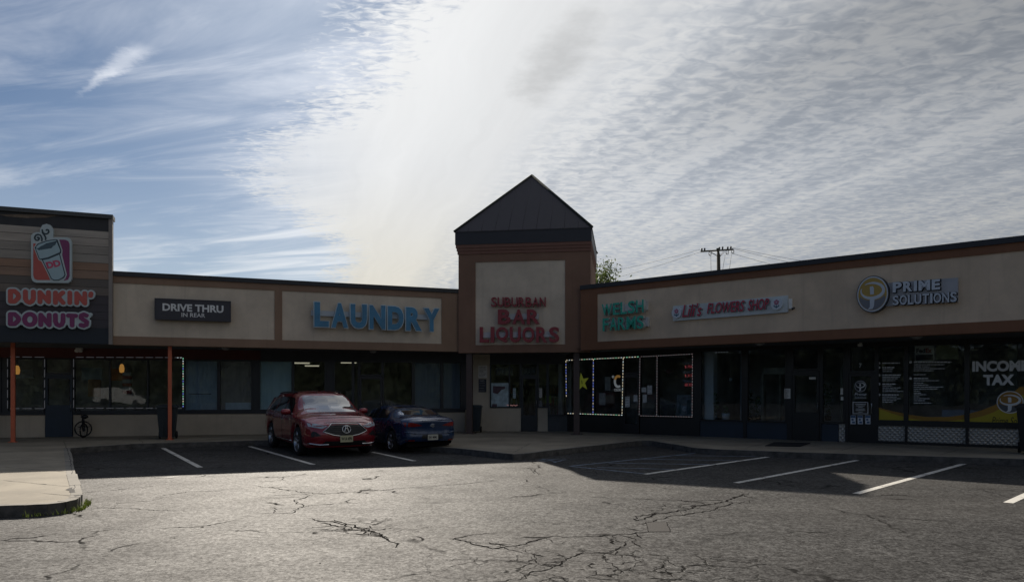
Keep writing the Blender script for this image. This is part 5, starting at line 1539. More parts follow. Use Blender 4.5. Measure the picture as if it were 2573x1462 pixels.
b = MB(); b.tube([(-.015, 0, .50), (-.03, 0, .70)], .02, 8); b.tube([(-.02, 0, .58), (.10, -.26, .36)], .02, 8); b.tube([(-.025, 0, .62), (.13, -.34, .58)], .017, 8); b.tube([(.10, -.26, .34), (.13, -.36, .64)], .016, 8)
b.tube([(.10, -.26, .34), (.17, -.62, .235)], .012, 8); b.tube([(.13, -.34, .56), (.23, -.62, .235)], .012, 8); b.build('frame', BKM, bk)
b = MB(); b.tube([(-.03, 0, .68), (-.07, 0, .74), (-.14, -.06, .73), (-.20, -.10, .80), (-.26, -.12, .79)], .012, 8); b.tube([(-.07, 0, .74), (-.08, .02, .80), (-.13, .03, .90), (-.17, .02, .93)], .012, 8); b.tube([(-.14, .02, .89), (-.22, -.10, .80)], .010, 8); b.build('handlebar', BKM, bk)
b = MB(); b.lathe([(.01, -.10), (.05, -.06), (.07, .06), (.03, .12)], 'x', 12, (.13, -.36, .67)); b.build('saddle', BKM, bk)
b = MB(); b.tube([(.02, -.26, .34), (.18, -.26, .34)], .012, 6); b.box(.16, .26, -.30, -.22, .33, .35); b.box(-.06, .04, -.30, -.22, .33, .35); b.build('pedals', BKM, bk)

# ------------------------------------------------------------------ cars


def lerp_tab(tab, x):
    if x <= tab[0][0]: return tab[0][1]
    for i in range(len(tab) - 1):
        if x <= tab[i + 1][0]:
            t = (x - tab[i][0]) / (tab[i + 1][0] - tab[i][0]); t2 = t * t * (3 - 2 * t)
            t = .5 * t + .5 * t2
            return tab[i][1] + (tab[i + 1][1] - tab[i][1]) * t
    return tab[-1][1]


class Car:
    """x forward from the front axle, y left, z up"""
    def __init__(s, root, p, paint):
        s.root, s.p = root, p
        b = MB()
        bm = b.bm
        xs = []
        x = p['tail']
        while x < p['nose'] - 1e-6:
            xs.append(x)
            st = .035 if any(abs(x - w) < p['arch'] + .06 for w in (0, -p['wb'])) else .06
            x += st
        xs.append(p['nose'])
        NR = 12
        rings = []
        for x in xs:
            top, belt, hw, hr = (lerp_tab(p[k], x) for k in ('top', 'belt', 'hw', 'hr'))
            zb = lerp_tab(p['bot'], x)
            for w in (0, -p['wb']):
                dd = p['arch'] ** 2 - (x - w) ** 2
                if dd > 0: zb = max(zb, p['wr'] + math.sqrt(dd) * 1.0)
            belt = max(belt, zb + .06)
            crown = lerp_tab(p['crown'], x)
            edge = max(top - crown, belt + .01)
            pts = [(hw * .92, zb), (hw * .965, zb + .10 * (belt - zb)), (hw * .99, zb + .30 * (belt - zb)), (hw * 1.0, zb + .52 * (belt - zb)), (hw * .985, zb + .72 * (belt - zb)), (hw * .992, zb + .86 * (belt - zb)), (hw * .955, belt),
                   (hw * .955 + (hr - hw * .955) * .5 + .012, belt + (edge - belt) * .5), (hr, edge), (hr * .82, top - crown * .36), (hr * .42, top - crown * .08), (0.0, top)]
            # end lean: nose and tail pull back above and below the bumper line
            ring = []
            for side in (1, -1):
                row = []
                for (y, z) in pts:
                    fx = 0.0
                    kn = max(0, 1 - (p['nose'] - x) / .55); kt = max(0, 1 - (x - p['tail']) / .45)
                    if kn > 0: fx -= kn * lerp_tab(p['nlean'], z)
                    if kt > 0: fx += kt * lerp_tab(p['tlean'], z)
                    row.append((x + fx, side * y, z))
                ring.append(row)
            rings.append(ring)
        V = [[[bm.verts.new(c) for c in row] for row in ring] for ring in rings]
        for i in range(len(V) - 1):
            for sd_ in (0, 1):
                for k in range(NR - 1):
                    q = [V[i][sd_][k], V[i + 1][sd_][k], V[i + 1][sd_][k + 1], V[i][sd_][k + 1]]
                    f = bm.faces.new(q if sd_ == 0 else q[::-1]); f.smooth = True
        # bulged caps front and rear
        for idx, bul in ((len(V) - 1, p['nbulge']), (0, -p['tbulge'])):
            N = 14
            cols_ = []
            for j in range(N + 1):
                t = j / N
                col_ = []
                for k in range(NR):
                    A, B = V[idx][0][k], V[idx][1][k]
                    if j == 0: col_.append(A)
                    elif j == N: col_.append(B)
                    else:
                        c = A.co.lerp(B.co, t); s2 = 1 - (2 * t - 1) ** 2
                        w_ = abs(A.co.y) / max(.01, abs(V[idx][0][3].co.y))
                        c.x += bul * (1 - abs(2 * t - 1) ** 2.4) * min(1, w_ * 1.2)
                        col_.append(bm.verts.new(c))
                cols_.append(col_)
            for j in range(N):
                for k in range(NR - 1):
                    q = [cols_[j][k], cols_[j + 1][k], cols_[j + 1][k + 1], cols_[j][k + 1]]
                    try: f = bm.faces.new(q); f.smooth = True
                    except ValueError: pass
        bmesh.ops.remove_doubles(bm, verts=bm.verts, dist=.0005)
        bmesh.ops.recalc_face_normals(bm, faces=bm.faces)
        s.bvh = BVHTree.FromBMesh(bm)
        s.body = b.build('body', paint, root)
        # dark underbody and wheel housings
        b = MB(); b.box(p['tail'] + .25, p['nose'] - .25, -.70 * p['hwm'], .70 * p['hwm'], .20, .62); b.build('underbody', M('underbody_black', (.006, .006, .007), .9, .1, 4), root)

    def patch(s, name, poly, view, mat, off=.004, parent=None, step=.06, mirror=False, thick=.0):
        """a shaped panel laid onto the body. view 'F' front, 'B' back, 'L' left, 'R' right, 'T' top; poly in (y,z), (x,z) or (x,y)"""
        bm = bmesh.new()
        vs = [bm.verts.new((q[0], q[1], 0)) for q in poly]
        bm.faces.new(vs)
        x0, x1 = min(q[0] for q in poly), max(q[0] for q in poly); y0, y1 = min(q[1] for q in poly), max(q[1] for q in poly)
        for ax, a0, a1 in ((0, x0, x1), (1, y0, y1)):
            n = int((a1 - a0) / step)
            for k in range(1, n + 1):
                co_ = Vector((a0 + k * (a1 - a0) / (n + 1), 0, 0)) if ax == 0 else Vector((0, a0 + k * (a1 - a0) / (n + 1), 0))
                no_ = Vector((1, 0, 0)) if ax == 0 else Vector((0, 1, 0))
                bmesh.ops.bisect_plane(bm, geom=bm.verts[:] + bm.edges[:] + bm.faces[:], plane_co=co_, plane_no=no_)
        D = {'F': Vector((-1, 0, 0)), 'B': Vector((1, 0, 0)), 'L': Vector((0, -1, 0)), 'R': Vector((0, 1, 0)), 'T': Vector((0, 0, -1))}[view]
        last = None
        for v in bm.verts:
            a, c = v.co.x, v.co.y
            o = {'F': Vector((9, a, c)), 'B': Vector((-9, a, c)), 'L': Vector((a, 9, c)), 'R': Vector((a, -9, c)), 'T': Vector((a, c, 9))}[view]
            h = s.bvh.ray_cast(o, D)
            if h[0] is None:
                h = s.bvh.find_nearest(Vector((a, 0, c)) if view in 'LR' else (Vector((0, a, c)) if view in 'FB' else Vector((a, c, 1))))
            v.co = h[0] - D * off
        b = MB(); b.bm.free(); b.bm = bm
        for f in bm.faces: f.smooth = True
        o = b.build(name, mat, parent or s.root)
        if thick:
            md = o.modifiers.new('thickness', 'SOLIDIFY'); md.thickness = thick; md.offset = 0
        return o

    def line(s, name, pts, view, mat, r=.008, parent=None, off=.002, closed=False, n=6):
        """a moulding or seam following the body"""
        D = {'F': Vector((-1, 0, 0)), 'B': Vector((1, 0, 0)), 'L': Vector((0, -1, 0)), 'R': Vector((0, 1, 0)), 'T': Vector((0, 0, -1))}[view]
        seq = list(pts) + ([pts[0]] if closed else []); out = []
        for i in range(len(seq) - 1):
            for k in range(n):
                t = k / n; out.append((seq[i][0] + (seq[i + 1][0] - seq[i][0]) * t, seq[i][1] + (seq[i + 1][1] - seq[i][1]) * t))
        out.append(seq[-1]); P3 = []
        for a, c in out:
            o = {'F': Vector((9, a, c)), 'B': Vector((-9, a, c)), 'L': Vector((a, 9, c)), 'R': Vector((a, -9, c)), 'T': Vector((a, c, 9))}[view]
            h = s.bvh.ray_cast(o, D)
            if h[0] is not None: P3.append(h[0] - D * off)
        b = MB(); b.tube(P3, r, 6)
        return b.build(name, mat, parent or s.root)

    def wheels(s, tyre, rim, spokes, rimr):
        p = s.p
        first = {}
        for xw in (0, -p['wb']):
            for sy in (1, -1):
                yc = sy * (p['hwm'] - .125)
                b = MB(); R_ = p['wr']
                o_ = sy * .11
                b.lathe([(rimr, -.10), (R_ - .02, -.10), (R_, -.07), (R_, .07), (R_ - .02, .10), (rimr, .10)], 'y', 32, (0, 0, 0), cap=False)
                t = b.build('wheel', tyre, s.root, loc=(xw, yc, R_))
                b = MB()
                b.lathe([(rimr - .005, .095), (rimr - .02, .075), (rimr - .035, .03), (rimr - .035, -.08)], 'y', 32, (0, 0, 0), cap=False)
                b.build('rim', rim, t, rot=(0, 0, 0 if sy > 0 else math.pi))
                b = MB()
                for k in range(spokes):
                    for dv in (-.17, .17):
                        a = 6.28318 * k / spokes + .3
                        a2 = a + dv
                        pa = Vector((.055 * math.cos(a), .06, .055 * math.sin(a))); pb = Vector(((rimr - .02) * math.cos(a2), .082, (rimr - .02) * math.sin(a2)))
                        b.tube([pa, pb], [.022, .017], 5)
                b.lathe([(.0001, .085), (.05, .08), (.06, .05)], 'y', 14)
                b.build('spokes', rim, t, rot=(0, 0, 0 if sy > 0 else math.pi))
                b = MB(); b.lathe([(.0001, -.02), (rimr - .04, -.02), (rimr - .04, -.04)], 'y', 24); b.build('brake', M('brake_dark', (.02, .02, .02), .6, .1, 5), t, rot=(0, 0, 0 if sy > 0 else math.pi))


TYRE = M('tyre_rubber', (.010, .010, .011), .85, .15, 8)
RIM = M('alloy', (.42, .42, .43), .3, .1, 6, metal=1.0)
CHROME = M('chrome', (.72, .73, .74), .12, .05, 6, metal=1.0)
CGLASS = M('car_glass', (.012, .016, .020), .04, 0, spec=1.0, coat=1.0)
CGLASS.node_tree.nodes['Principled BSDF'].inputs['IOR'].default_value = 2.0
BLK = M('trim_black', (.008, .008, .009), .45, .1, 6)
HL = M('headlight_lens', (.34, .40, .46), .12, .25, 18, spec=.8)
TAIL = M('tail_lens', (.24, .012, .012), .15, .15, 8, spec=.8)
PLATE = M('plate_cream', (.50, .47, .30), .5, .08, 5)


def car_paint(name, col, rough=.28, metal=.4):
    return M(name, col, rough, .05, 3, metal=metal, coat=1.0)


# red sport utility, facing the car park
suv = thing('red_suv', 'dark red sport utility vehicle parked facing out, chrome edged grille', 'car', (-4.70, 19.35, 0), R(-60))
suv.scale = (1.06, 1.0, .975)
pS = dict(nose=.93, tail=-3.98, wb=2.89, wr=.375, arch=.435, hwm=.98,
          top=[(-3.98, 1.08), (-3.92, 1.34), (-3.72, 1.57), (-3.0, 1.68), (-2.2, 1.70), (-1.4, 1.695), (-.95, 1.64), (-.28, 1.26), (.05, 1.115), (.5, 1.05), (.80, .97), (.93, .90)],
          belt=[(-3.98, 1.0), (-3.7, 1.10), (-2.0, 1.055), (-.8, 1.03), (-.2, 1.02), (.3, .985), (.75, .90), (.93, .80)],
          hw=[(-3.98, .84), (-3.7, .93), (-3.2, .975), (-1.5, .98), (-.3, .98), (.35, .965), (.65, .92), (.85, .83), (.93, .74)],
          hr=[(-3.98, .70), (-3.6, .66), (-2.5, .665), (-1.4, .68), (-.9, .69), (-.35, .78), (0, .84), (.5, .82), (.8, .74), (.93, .66)],
          bot=[(-3.98, .42), (-3.6, .32), (.5, .26), (.8, .24), (.93, .26)],
          crown=[(-3.98, .05), (-3.4, .10), (-1.2, .10), (-.9, .12), (-.2, .11), (.1, .075), (.93, .06)],
          nlean=[(.2, .12), (.35, .02), (.55, 0.0), (.80, .04), (.95, .20)], tlean=[(.3, .10), (.55, 0), (.95, .05), (1.3, .12)], nbulge=.15, tbulge=.10)
RED_P = car_paint('red_car_paint', (.24, .008, .018), .30, .25)
c = Car(suv, pS, RED_P)
c.wheels(TYRE, RIM, 5, .275)
# glazing
c.patch('windshield', [(-.70, 1.13), (.70, 1.13), (.585, 1.565), (-.585, 1.565)], 'F', CGLASS, .006)
for v_ in 'LR':
    w1 = c.patch('side_window', [(-.62, 1.10), (-1.42, 1.10), (-1.42, 1.52), (-1.12, 1.52), (-.85, 1.38)], v_, CGLASS, .006)
    w2 = c.patch('side_window', [(-1.50, 1.10), (-2.42, 1.12), (-2.42, 1.53), (-1.50, 1.535)], v_, CGLASS, .006)
    w3 = c.patch('side_window', [(-2.50, 1.125), (-3.30, 1.16), (-3.02, 1.44), (-2.50, 1.525)], v_, CGLASS, .006)
    c.line('window_trim', [(-.55, 1.075), (-1.5, 1.075), (-2.5, 1.095), (-3.42, 1.15), (-3.1, 1.47), (-2.5, 1.56)], v_, CHROME, .010)
    c.patch('door', [(-.42, .40), (-1.44, .38), (-1.44, 1.04), (-.50, 1.04)], v_, RED_P, .003)
    c.patch('door', [(-1.47, .38), (-2.30, .40), (-2.55, .75), (-2.50, 1.06), (-1.47, 1.04)], v_, RED_P, .003)
    c.line('door_seam', [(-.42, .40), (-.50, 1.05)], v_, BLK, .006); c.line('door_seam', [(-1.455, .38), (-1.455, 1.04)], v_, BLK, .006); c.line('door_seam', [(-2.30, .40), (-2.56, .75), (-2.51, 1.06)], v_, BLK, .006)
    c.line('sill_moulding', [(-.50, .36), (-2.35, .36)], v_, CHROME, .014)
    for xx in (-1.28, -2.30): c.line('door_handle', [(xx, .915), (xx - .20, .925)], v_, CHROME, .014, off=.02)
    c.patch('wheel_arch_trim', [(.47 * math.cos(R(a)), .375 + .47 * math.sin(R(a))) for a in range(0, 181, 15)] + [(.43 * math.cos(R(a)), .375 + .43 * math.sin(R(a))) for a in range(180, -1, -15)], v_, BLK, .004)
    c.patch('wheel_arch_trim', [(-2.89 + .47 * math.cos(R(a)), .375 + .47 * math.sin(R(a))) for a in range(0, 181, 15)] + [(-2.89 + .43 * math.cos(R(a)), .375 + .43 * math.sin(R(a))) for a in range(180, -1, -15)], v_, BLK, .004)
for sy in (1, -1):
    b = MB(); b.lathe([(.03, -.10), (.085, -.07), (.10, .03), (.08, .10), (.02, .12)], 'y', 14, (0, 0, 0)); o = b.build('mirror', RED_P, suv, loc=(-.72, sy * 1.06, 1.13)); o.scale = (.75, 1.15, .85)
    b = MB(); b.tube([(-.70, sy * .92, 1.07), (-.72, sy * 1.02, 1.10)], .03, 6); b.build('mirror_arm', BLK, suv)
    c.patch('headlight', [(sy * .44, .80), (sy * .58, .735), (sy * .86, .79), (sy * .87, .875), (sy * .70, .865)], 'F', HL, .008)
    c.patch('intake', [(sy * .60, .56), (sy * .82, .52), (sy * .82, .68), (sy * .72, .66)], 'F', BLK, .006)
    c.line('fog_strip', [(sy * .42, .335), (sy * .62, .325), (sy * .86, .36)], 'F', CHROME, .022, off=.012)
    c.line('roof_rail', [(-1.3, sy * .60), (-3.2, sy * .59)], 'T', BLK, .02, off=.03)
c.patch('hood_seam', [(-.62, 1.005), (.62, 1.005), (.55, .99), (-.55, .99)], 'F', BLK, .003)
gr = c.patch('grille', [(-.56, .66), (-.34, .865), (.34, .865), (.56, .66), (.32, .575), (0, .525), (-.32, .575)], 'F', M('grille_mesh', (.012, .012, .014), .4, .7, 40), .010)
c.line('grille_frame', [(-.56, .66), (-.34, .865), (.34, .865), (.56, .66), (.32, .575), (0, .525), (-.32, .575)], 'F', CHROME, .013, gr, .014, True)
for k in range(5):   # mesh bars
    z = .60 + .052 * k; hwk = .42 - abs(z - .68) * 1.0
    c.line('grille_bar', [(-hwk, z), (hwk, z)], 'F', BLK, .007, gr, .012)
em = c.line('emblem', [(.105 * math.cos(R(a)), .715 + .095 * math.sin(R(a))) for a in range(0, 360, 20)], 'F', CHROME, .011, gr, .03, True, 1)
for pts in ([(-.055, .64), (-.012, .80)], [(.055, .64), (.012, .80)], [(-.028, .735), (.028, .735)]): c.line('emblem_stroke', pts, 'F', CHROME, .011, gr, .032)
c.patch('lower_intake', [(-.62, .30), (.62, .30), (.50, .42), (-.50, .42)], 'F', BLK, .006)
c.patch('bumper_crease', [(-.80, .455), (.80, .455), (.70, .47), (-.70, .47)], 'F', RED_P, .012)
lp = MB(); lp.box(-.012, .012, -.16, .16, -.085, .085); lpo = lp.build('license_plate', PLATE, suv, loc=(1.10, 0, .475))
me = text_mesh('W1A 4PR', .27, .085, 0, 0, offset=.02); lp = MB(); lp.mesh(me)
for v in lp.bm.verts: v.co = Vector((.0145, v.co.x, v.co.z))
lp.build('lettering', INK, lpo)
h_ = c.bvh.ray_cast(Vector((9, 0, .475)), Vector((-1, 0, 0)))
lpo.location.x = h_[0].x + .02
for k in range(2):
    b = MB(); b.tube([(-1.0 + .0, (-.38, .16)[k], 1.145), (-.72, (.06, .60)[k], 1.185)], .010, 5); b.build('wiper', BLK, suv)

# blue sedan, nose in, tail to the car park
sed = thing('blue_sedan', 'dark blue sedan parked nose in, its tail towards the car park', 'car', (-2.66 - .5 * 2.6 * .93, 20.45 + .866 * 2.6 * .93, 0), R(120))
sed.scale = (.95, .93, .89)
pE = dict(nose=.88, tail=-3.62, wb=2.70, wr=.325, arch=.375, hwm=.90,
          top=[(-3.62, .98), (-3.5, 1.075), (-3.28, 1.10), (-3.0, 1.12), (-2.3, 1.335), (-1.7, 1.415), (-1.1, 1.41), (-.7, 1.33), (-.05, 1.02), (.3, .94), (.7, .84), (.88, .74)],
          belt=[(-3.62, .93), (-3.3, 1.0), (-2.0, .985), (-1.0, .94), (-.2, .90), (.4, .83), (.88, .66)],
          hw=[(-3.62, .74), (-3.4, .83), (-2.9, .885), (-1.5, .90), (-.2, .90), (.4, .87), (.7, .80), (.88, .66)],
          hr=[(-3.62, .64), (-3.3, .68), (-2.9, .66), (-2.2, .57), (-1.5, .58), (-.9, .60), (-.3, .72), (.1, .76), (.88, .58)],
          bot=[(-3.62, .36), (-3.3, .24), (.6, .2), (.88, .24)],
          crown=[(-3.62, .03), (-3.0, .06), (-1.2, .07), (.1, .06), (.88, .05)],
          nlean=[(.2, .1), (.5, 0), (.8, .15)], tlean=[(.25, .12), (.45, .0), (.70, .05), (.95, .0), (1.1, .06)], nbulge=.14, tbulge=.12)
BLU_P = car_paint('blue_car_paint', (.014, .040, .11), .28, .3)
c = Car(sed, pE, BLU_P)
c.wheels(TYRE, RIM, 5, .235)
c.patch('rear_window', [(-.60, 1.13), (.60, 1.13), (.50, 1.36), (-.50, 1.36)], 'B', CGLASS, .006)
c.patch('windshield', [(-.64, 1.02), (.64, 1.02), (.52, 1.34), (-.52, 1.34)], 'F', CGLASS, .006)
for v_ in 'LR':
    c.patch('side_window', [(-.48, .985), (-1.38, 1.0), (-1.38, 1.30), (-1.10, 1.305), (-.80, 1.20)], v_, CGLASS, .006)
    c.patch('side_window', [(-1.45, 1.0), (-2.35, 1.03), (-2.05, 1.24), (-1.45, 1.30)], v_, CGLASS, .006)
    c.patch('door', [(-.40, .34), (-1.40, .33), (-1.40, .95), (-.42, .92)], v_, BLU_P, .003)
    c.patch('door', [(-1.43, .33), (-2.15, .35), (-2.40, .70), (-2.35, .985), (-1.43, .96)], v_, BLU_P, .003)
    c.line('door_seam', [(-1.415, .33), (-1.415, .97)], v_, BLK, .006); c.line('door_seam', [(-2.15, .35), (-2.41, .70), (-2.36, .99)], v_, BLK, .006)
    c.line('body_crease', [(-.3, .62), (-1.6, .80), (-3.2, .90)], v_, BLU_P, .010)
for sy in (1, -1):
    b = MB(); b.lathe([(.03, -.09), (.075, -.06), (.085, .03), (.07, .09), (.02, .11)], 'y', 14); o = b.build('mirror', BLU_P, sed, loc=(-.62, sy * .97, 1.02)); o.scale = (.75, 1.1, .8)
    b = MB(); b.tube([(-.60, sy * .84, .97), (-.62, sy * .93, .99)], .026, 6); b.build('mirror_arm', BLK, sed)
    c.patch('tail_light', [(sy * .30, .83), (sy * .52, .80), (sy * .76, .80), (sy * .80, .93), (sy * .60, .925), (sy * .42, .875)], 'B', TAIL, .008)
    c.patch('reflector', [(sy * .52, .37), (sy * .74, .38), (sy * .74, .42), (sy * .52, .41)], 'B', TAIL, .008)
    c.line('bumper_highlight', [(sy * .5, .60), (sy * .78, .64)], 'B', BLU_P, .02, off=.006)
c.line('trunk_seam', [(-.70, .965), (.70, .965)], 'B', BLK, .006); c.line('trunk_lip', [(-.66, 1.075), (.66, 1.075)], 'B', BLU_P, .018, off=.0)
c.line('trunk_seam', [(-.52, .58), (.52, .58)], 'B', BLK, .007)
c.patch('plate_recess', [(-.34, .40), (.34, .40), (.30, .56), (-.30, .56)], 'B', BLK, .004)
c.patch('diffuser', [(-.66, .27), (.66, .27), (.58, .36), (-.58, .36)], 'B', BLK, .008)
em = c.line('emblem', [(.07 * math.cos(R(a)), .835 + .042 * math.sin(R(a))) for a in range(0, 360, 24)], 'B', CHROME, .006, None, .008, True, 1)
for pts in ([(-.036, .81), (-.022, .86)], [(.022, .81), (.036, .86)], [(-.03, .835), (.03, .835)]): c.line('emblem_stroke', pts, 'B', CHROME, .006, em, .008)
b = MB(); b.box(-.012, .012, -.155, .155, -.08, .08); lpo = b.build('license_plate', M('plate_pale', None) if False else M('plate_white', (.50, .49, .42), .5, .08, 5), sed, loc=(-3.7, 0, .485))
h_ = c.bvh.ray_cast(Vector((-9, 0, .485)), Vector((1, 0, 0))); lpo.location.x = h_[0].x - .02
me = text_mesh('E41 MML', .26, .08, 0, 0, offset=.02); lp = MB(); lp.mesh(me)
for v in lp.bm.verts: v.co = Vector((-.0145, -v.co.x, v.co.z))
lp.build('lettering', INK, lpo)

# ------------------------------------------------------------------ utility pole, wires, tree beyond the roof
UY = 52.0
ux = (1806 - CX) / F * UY
uz = lambda py, Y=UY: EYE + (HY - py) * Y / F
ul = lambda px, Y=UY: (px - CX) / F * Y
WOODG = M('weathered_pole', (.085, .075, .055), .85, .25, 4, stretch=(1, 1, .2))
up = thing('utility_pole', 'weathered wooden utility pole with a crossarm beyond the right roof', 'utility pole', (ux, UY, -.03))
b = MB(); b.tube([(.12, 0, 0), (-.02, 0, uz(640)), (-.06, 0, uz(624) + .03)], [.17, .125, .12], 12); b.build('shaft', WOODG, up)
b = MB(); p0, p1 = (ul(1759) - ux, -.16, uz(632)), (ul(1841) - ux, -.16, uz(627)); b.tube([p0, p1], .06, 6); b.build('crossarm', WOODG, up)
b = MB()
for a_, z_ in ((1781, 632), (1785, 632), (1816, 630), (1821, 630)): b.tube([(ul(a_) - ux, -.16, uz(z_ + 1)), (-.03 if a_ < 1800 else .03, -.12, uz(645))], .016, 5)
b.build('brace', M('brace_steel', (.12, .12, .12), .6, .1, 5), up)
INS = M('insulator', (.05, .05, .055), .4, .1, 5)
for a_, z_ in ((1762, 628), (1769, 627.5), (1806, 625), (1814, 624), (1827, 624), (1834.5, 623)):
    b = MB(); b.lathe([(.03, -.10), (.07, -.02), (.05, .02), (.075, .05), (.03, .10)], 'z', 10, (ul(a_) - ux, -.16, uz(z_) + .02)); b.build('insulator', INS, up)
for a_, z_ in ((1782, 637), (1825, 634), (1839, 632)):
    b = MB(); X_, Z_ = ul(a_) - ux, uz(z_); b.tube([(X_ - .06, -.2, Z_ + .12), (X_ - .08, -.2, Z_ - .05), (X_ - .02, -.2, Z_ - .15), (X_ + .07, -.2, Z_ - .14), (X_ + .08, -.2, Z_ + .1)], .03, 6); b.build('fuse_cutout', INS, up)
b = MB()
for (a0, z0_), (a1, z1_) in (((1784, 642), (1785, 690)), ((1820, 640), (1812, 690)), ((1836, 638), (1829, 690))): b.tube([(ul(a0) - ux, -.2, uz(z0_)), (ul(a1) - ux, -.2, uz(z1_))], .012, 4)
b.build('drop_wire', INS, up)
WIRE = M('wire_dark', (.06, .06, .065), .6, 0)
def wire(a, c, sag, lab, r=.011):
    A, B = Vector(a), Vector(c); b = MB()
    b.tube([A.lerp(B, k / 24) - Vector((0, 0, sag * 4 * (k / 24) * (1 - k / 24))) for k in range(25)], r, 5, False)
    o = b.build('power_line', WIRE); tag(o, lab, 'power line', 'power lines running past the utility pole')
P_ = lambda px, py, Y: (ul(px, Y), Y, uz(py, Y))
wire(P_(1762, 626, UY - .2), P_(1180, 712, 95), 1.0, 'upper wire running left from the utility pole')
wire(P_(1760, 633, UY - .2), P_(1180, 745, 95), 1.1, 'lower wire running left from the utility pole')
wire(P_(1835, 621, UY - .2), P_(2500, 690, 70), .7, 'topmost wire running right from the utility pole')
wire(P_(1838, 624, UY - .2), P_(2500, 705, 70), .9, 'middle wire running right from the utility pole')
wire(P_(1841, 637, UY - .2), P_(2500, 730, 70), 1.0, 'lowest wire running right from the utility pole')


def tree(loc, h, cr, nleaf, name, lab, cat, leafm, group=None, cz=.62, leaf=.11, squash=1.0, seed=3):
    rnd = random.Random(seed)
    t = thing(name, lab, cat, loc, 0, group)
    b = MB(); b.tube([(0, 0, -.1), (.05, 0, h * .25), (-.05, .05, h * .5), (0, 0, h * .8)], [.16 * h / 8, .13 * h / 8, .10 * h / 8, .03], 9)
    tips = []
    for k in range(13):
        a = rnd.uniform(0, 6.28); z0 = h * rnd.uniform(.35, .72); el = rnd.uniform(.3, 1.2); L_ = cr * rnd.uniform(.6, 1.05)
        tip = Vector((math.cos(a) * L_ * math.cos(el), math.sin(a) * L_ * math.cos(el), z0 + L_ * math.sin(el)))
        mid = Vector((0, 0, z0)).lerp(tip, .5) + Vector((0, 0, .1 * L_))
        b.tube([(0, 0, z0), mid, tip], [.05 * h / 8, .03 * h / 8, .008], 6); tips.append(tip); tips.append(mid)
    b.build('trunk', M('bark', (.08, .06, .045), .9, .3, 6), t)
    b = MB()
    clumps = []
    for tp in tips:
        for k in range(5): clumps.append((tp + Vector((rnd.gauss(0, .3), rnd.gauss(0, .3), rnd.gauss(0, .3))) * cr * .5, cr * rnd.uniform(.10, .26)))
    for k in range(nleaf):
        c_, r_ = clumps[rnd.randrange(len(clumps))]
        p = c_ + Vector((rnd.gauss(0, 1), rnd.gauss(0, 1), rnd.gauss(0, .9) * squash)) * r_ * .7
        if p.z < h * .28: continue
        d = Vector((rnd.uniform(-1, 1), rnd.uniform(-1, 1), rnd.uniform(-1, .6))).normalized() * leaf * rnd.uniform(.6, 1.2)
        e = d.cross(Vector((rnd.uniform(-1, 1), rnd.uniform(-1, 1), rnd.uniform(-1, 1)))).normalized() * leaf * .42
        b.face([p - d, p + e, p + d, p - e])
    b.build('crown', leafm, t)
    return t


def leaf_mat(name, col):
    m = bpy.data.materials.new(name); MATS[name] = m; m.use_nodes = True
    t = m.node_tree; bs = t.nodes['Principled BSDF']; h = NG(t)
    tcn = h.n('ShaderNodeTexCoord')
    f = h.ss(h.noise(tcn.outputs['Object'], 2.2, 3, .6), .3, .7)
    cc = h.mix(f, c4(tuple(x * .6 for x in col)), c4(tuple(x * 1.5 for x in col)))
    t.links.new(cc, bs.inputs['Base Color']); bs.inputs['Roughness'].default_value = .55
    tl = h.n('ShaderNodeBsdfTranslucent'); t.links.new(cc, tl.inputs['Color'])
    mx = h.n('ShaderNodeMixShader'); mx.inputs[0].default_value = .45
    o = t.nodes['Material Output']
    t.links.new(bs.outputs[0], mx.inputs[1]); t.links.new(tl.outputs[0], mx.inputs[2]); t.links.new(mx.outputs[0], o.inputs['Surface'])
    return m


tree((ul(1515, 42), 42, -.03), 9.2, 2.4, 11000, 'leafy_tree', 'leafy green tree top showing beside the tower above the roof', 'tree', leaf_mat('leaf_green', (.075, .10, .028)), leaf=.10, seed=5)

# what the shop windows reflect: the far side of the car park behind the viewer
b = MB()
rnd = random.Random(9)


def wood_h(a): return 8.5 + 4.0 * mnoise.noise(Vector((a * 5, 0, 3))) + 2.2 * mnoise.noise(Vector((a * 17, 2, 3)))


NB = 260
prev = None
for k in range(NB + 1):
    a = -2.1 + 3.7 * k / NB
    d = 58 + 2.5 * mnoise.noise(Vector((a * 22, 5, 1)))
    top_ = wood_h(a) - 1.2
    row = [(math.sin(a) * (d + .9 * mnoise.noise(Vector((a * 40, q, 2)))), -math.cos(a) * (d + 1.6 * mnoise.noise(Vector((a * 40, q * 1.7, 2)))), top_ * q / 6) for q in range(7)]
    if prev:
        for q in range(6): b.face([prev[q], row[q], row[q + 1], prev[q + 1]])
    prev = row
for k in range(16000):
    a = rnd.uniform(-2.1, 1.6)
    d = rnd.uniform(54, 60)
    z = max(.2, wood_h(a) * (1 - rnd.random() ** 1.7))
    p = Vector((math.sin(a) * d, -math.cos(a) * d, z)); s_ = rnd.uniform(.2, .5)
    u = Vector((rnd.uniform(-1, 1), rnd.uniform(-1, 1), rnd.uniform(-1, 1))).normalized() * s_
    w = u.cross(Vector((rnd.uniform(-1, 1), rnd.uniform(-1, 1), rnd.uniform(-1, 1)))).normalized() * s_ * .7
    b.face([p - u, p + w, p + u, p - w])
tag(b.build('far_wood', M('wood_green', (.034, .045, .022), .85, .4, .5)), kind='stuff')
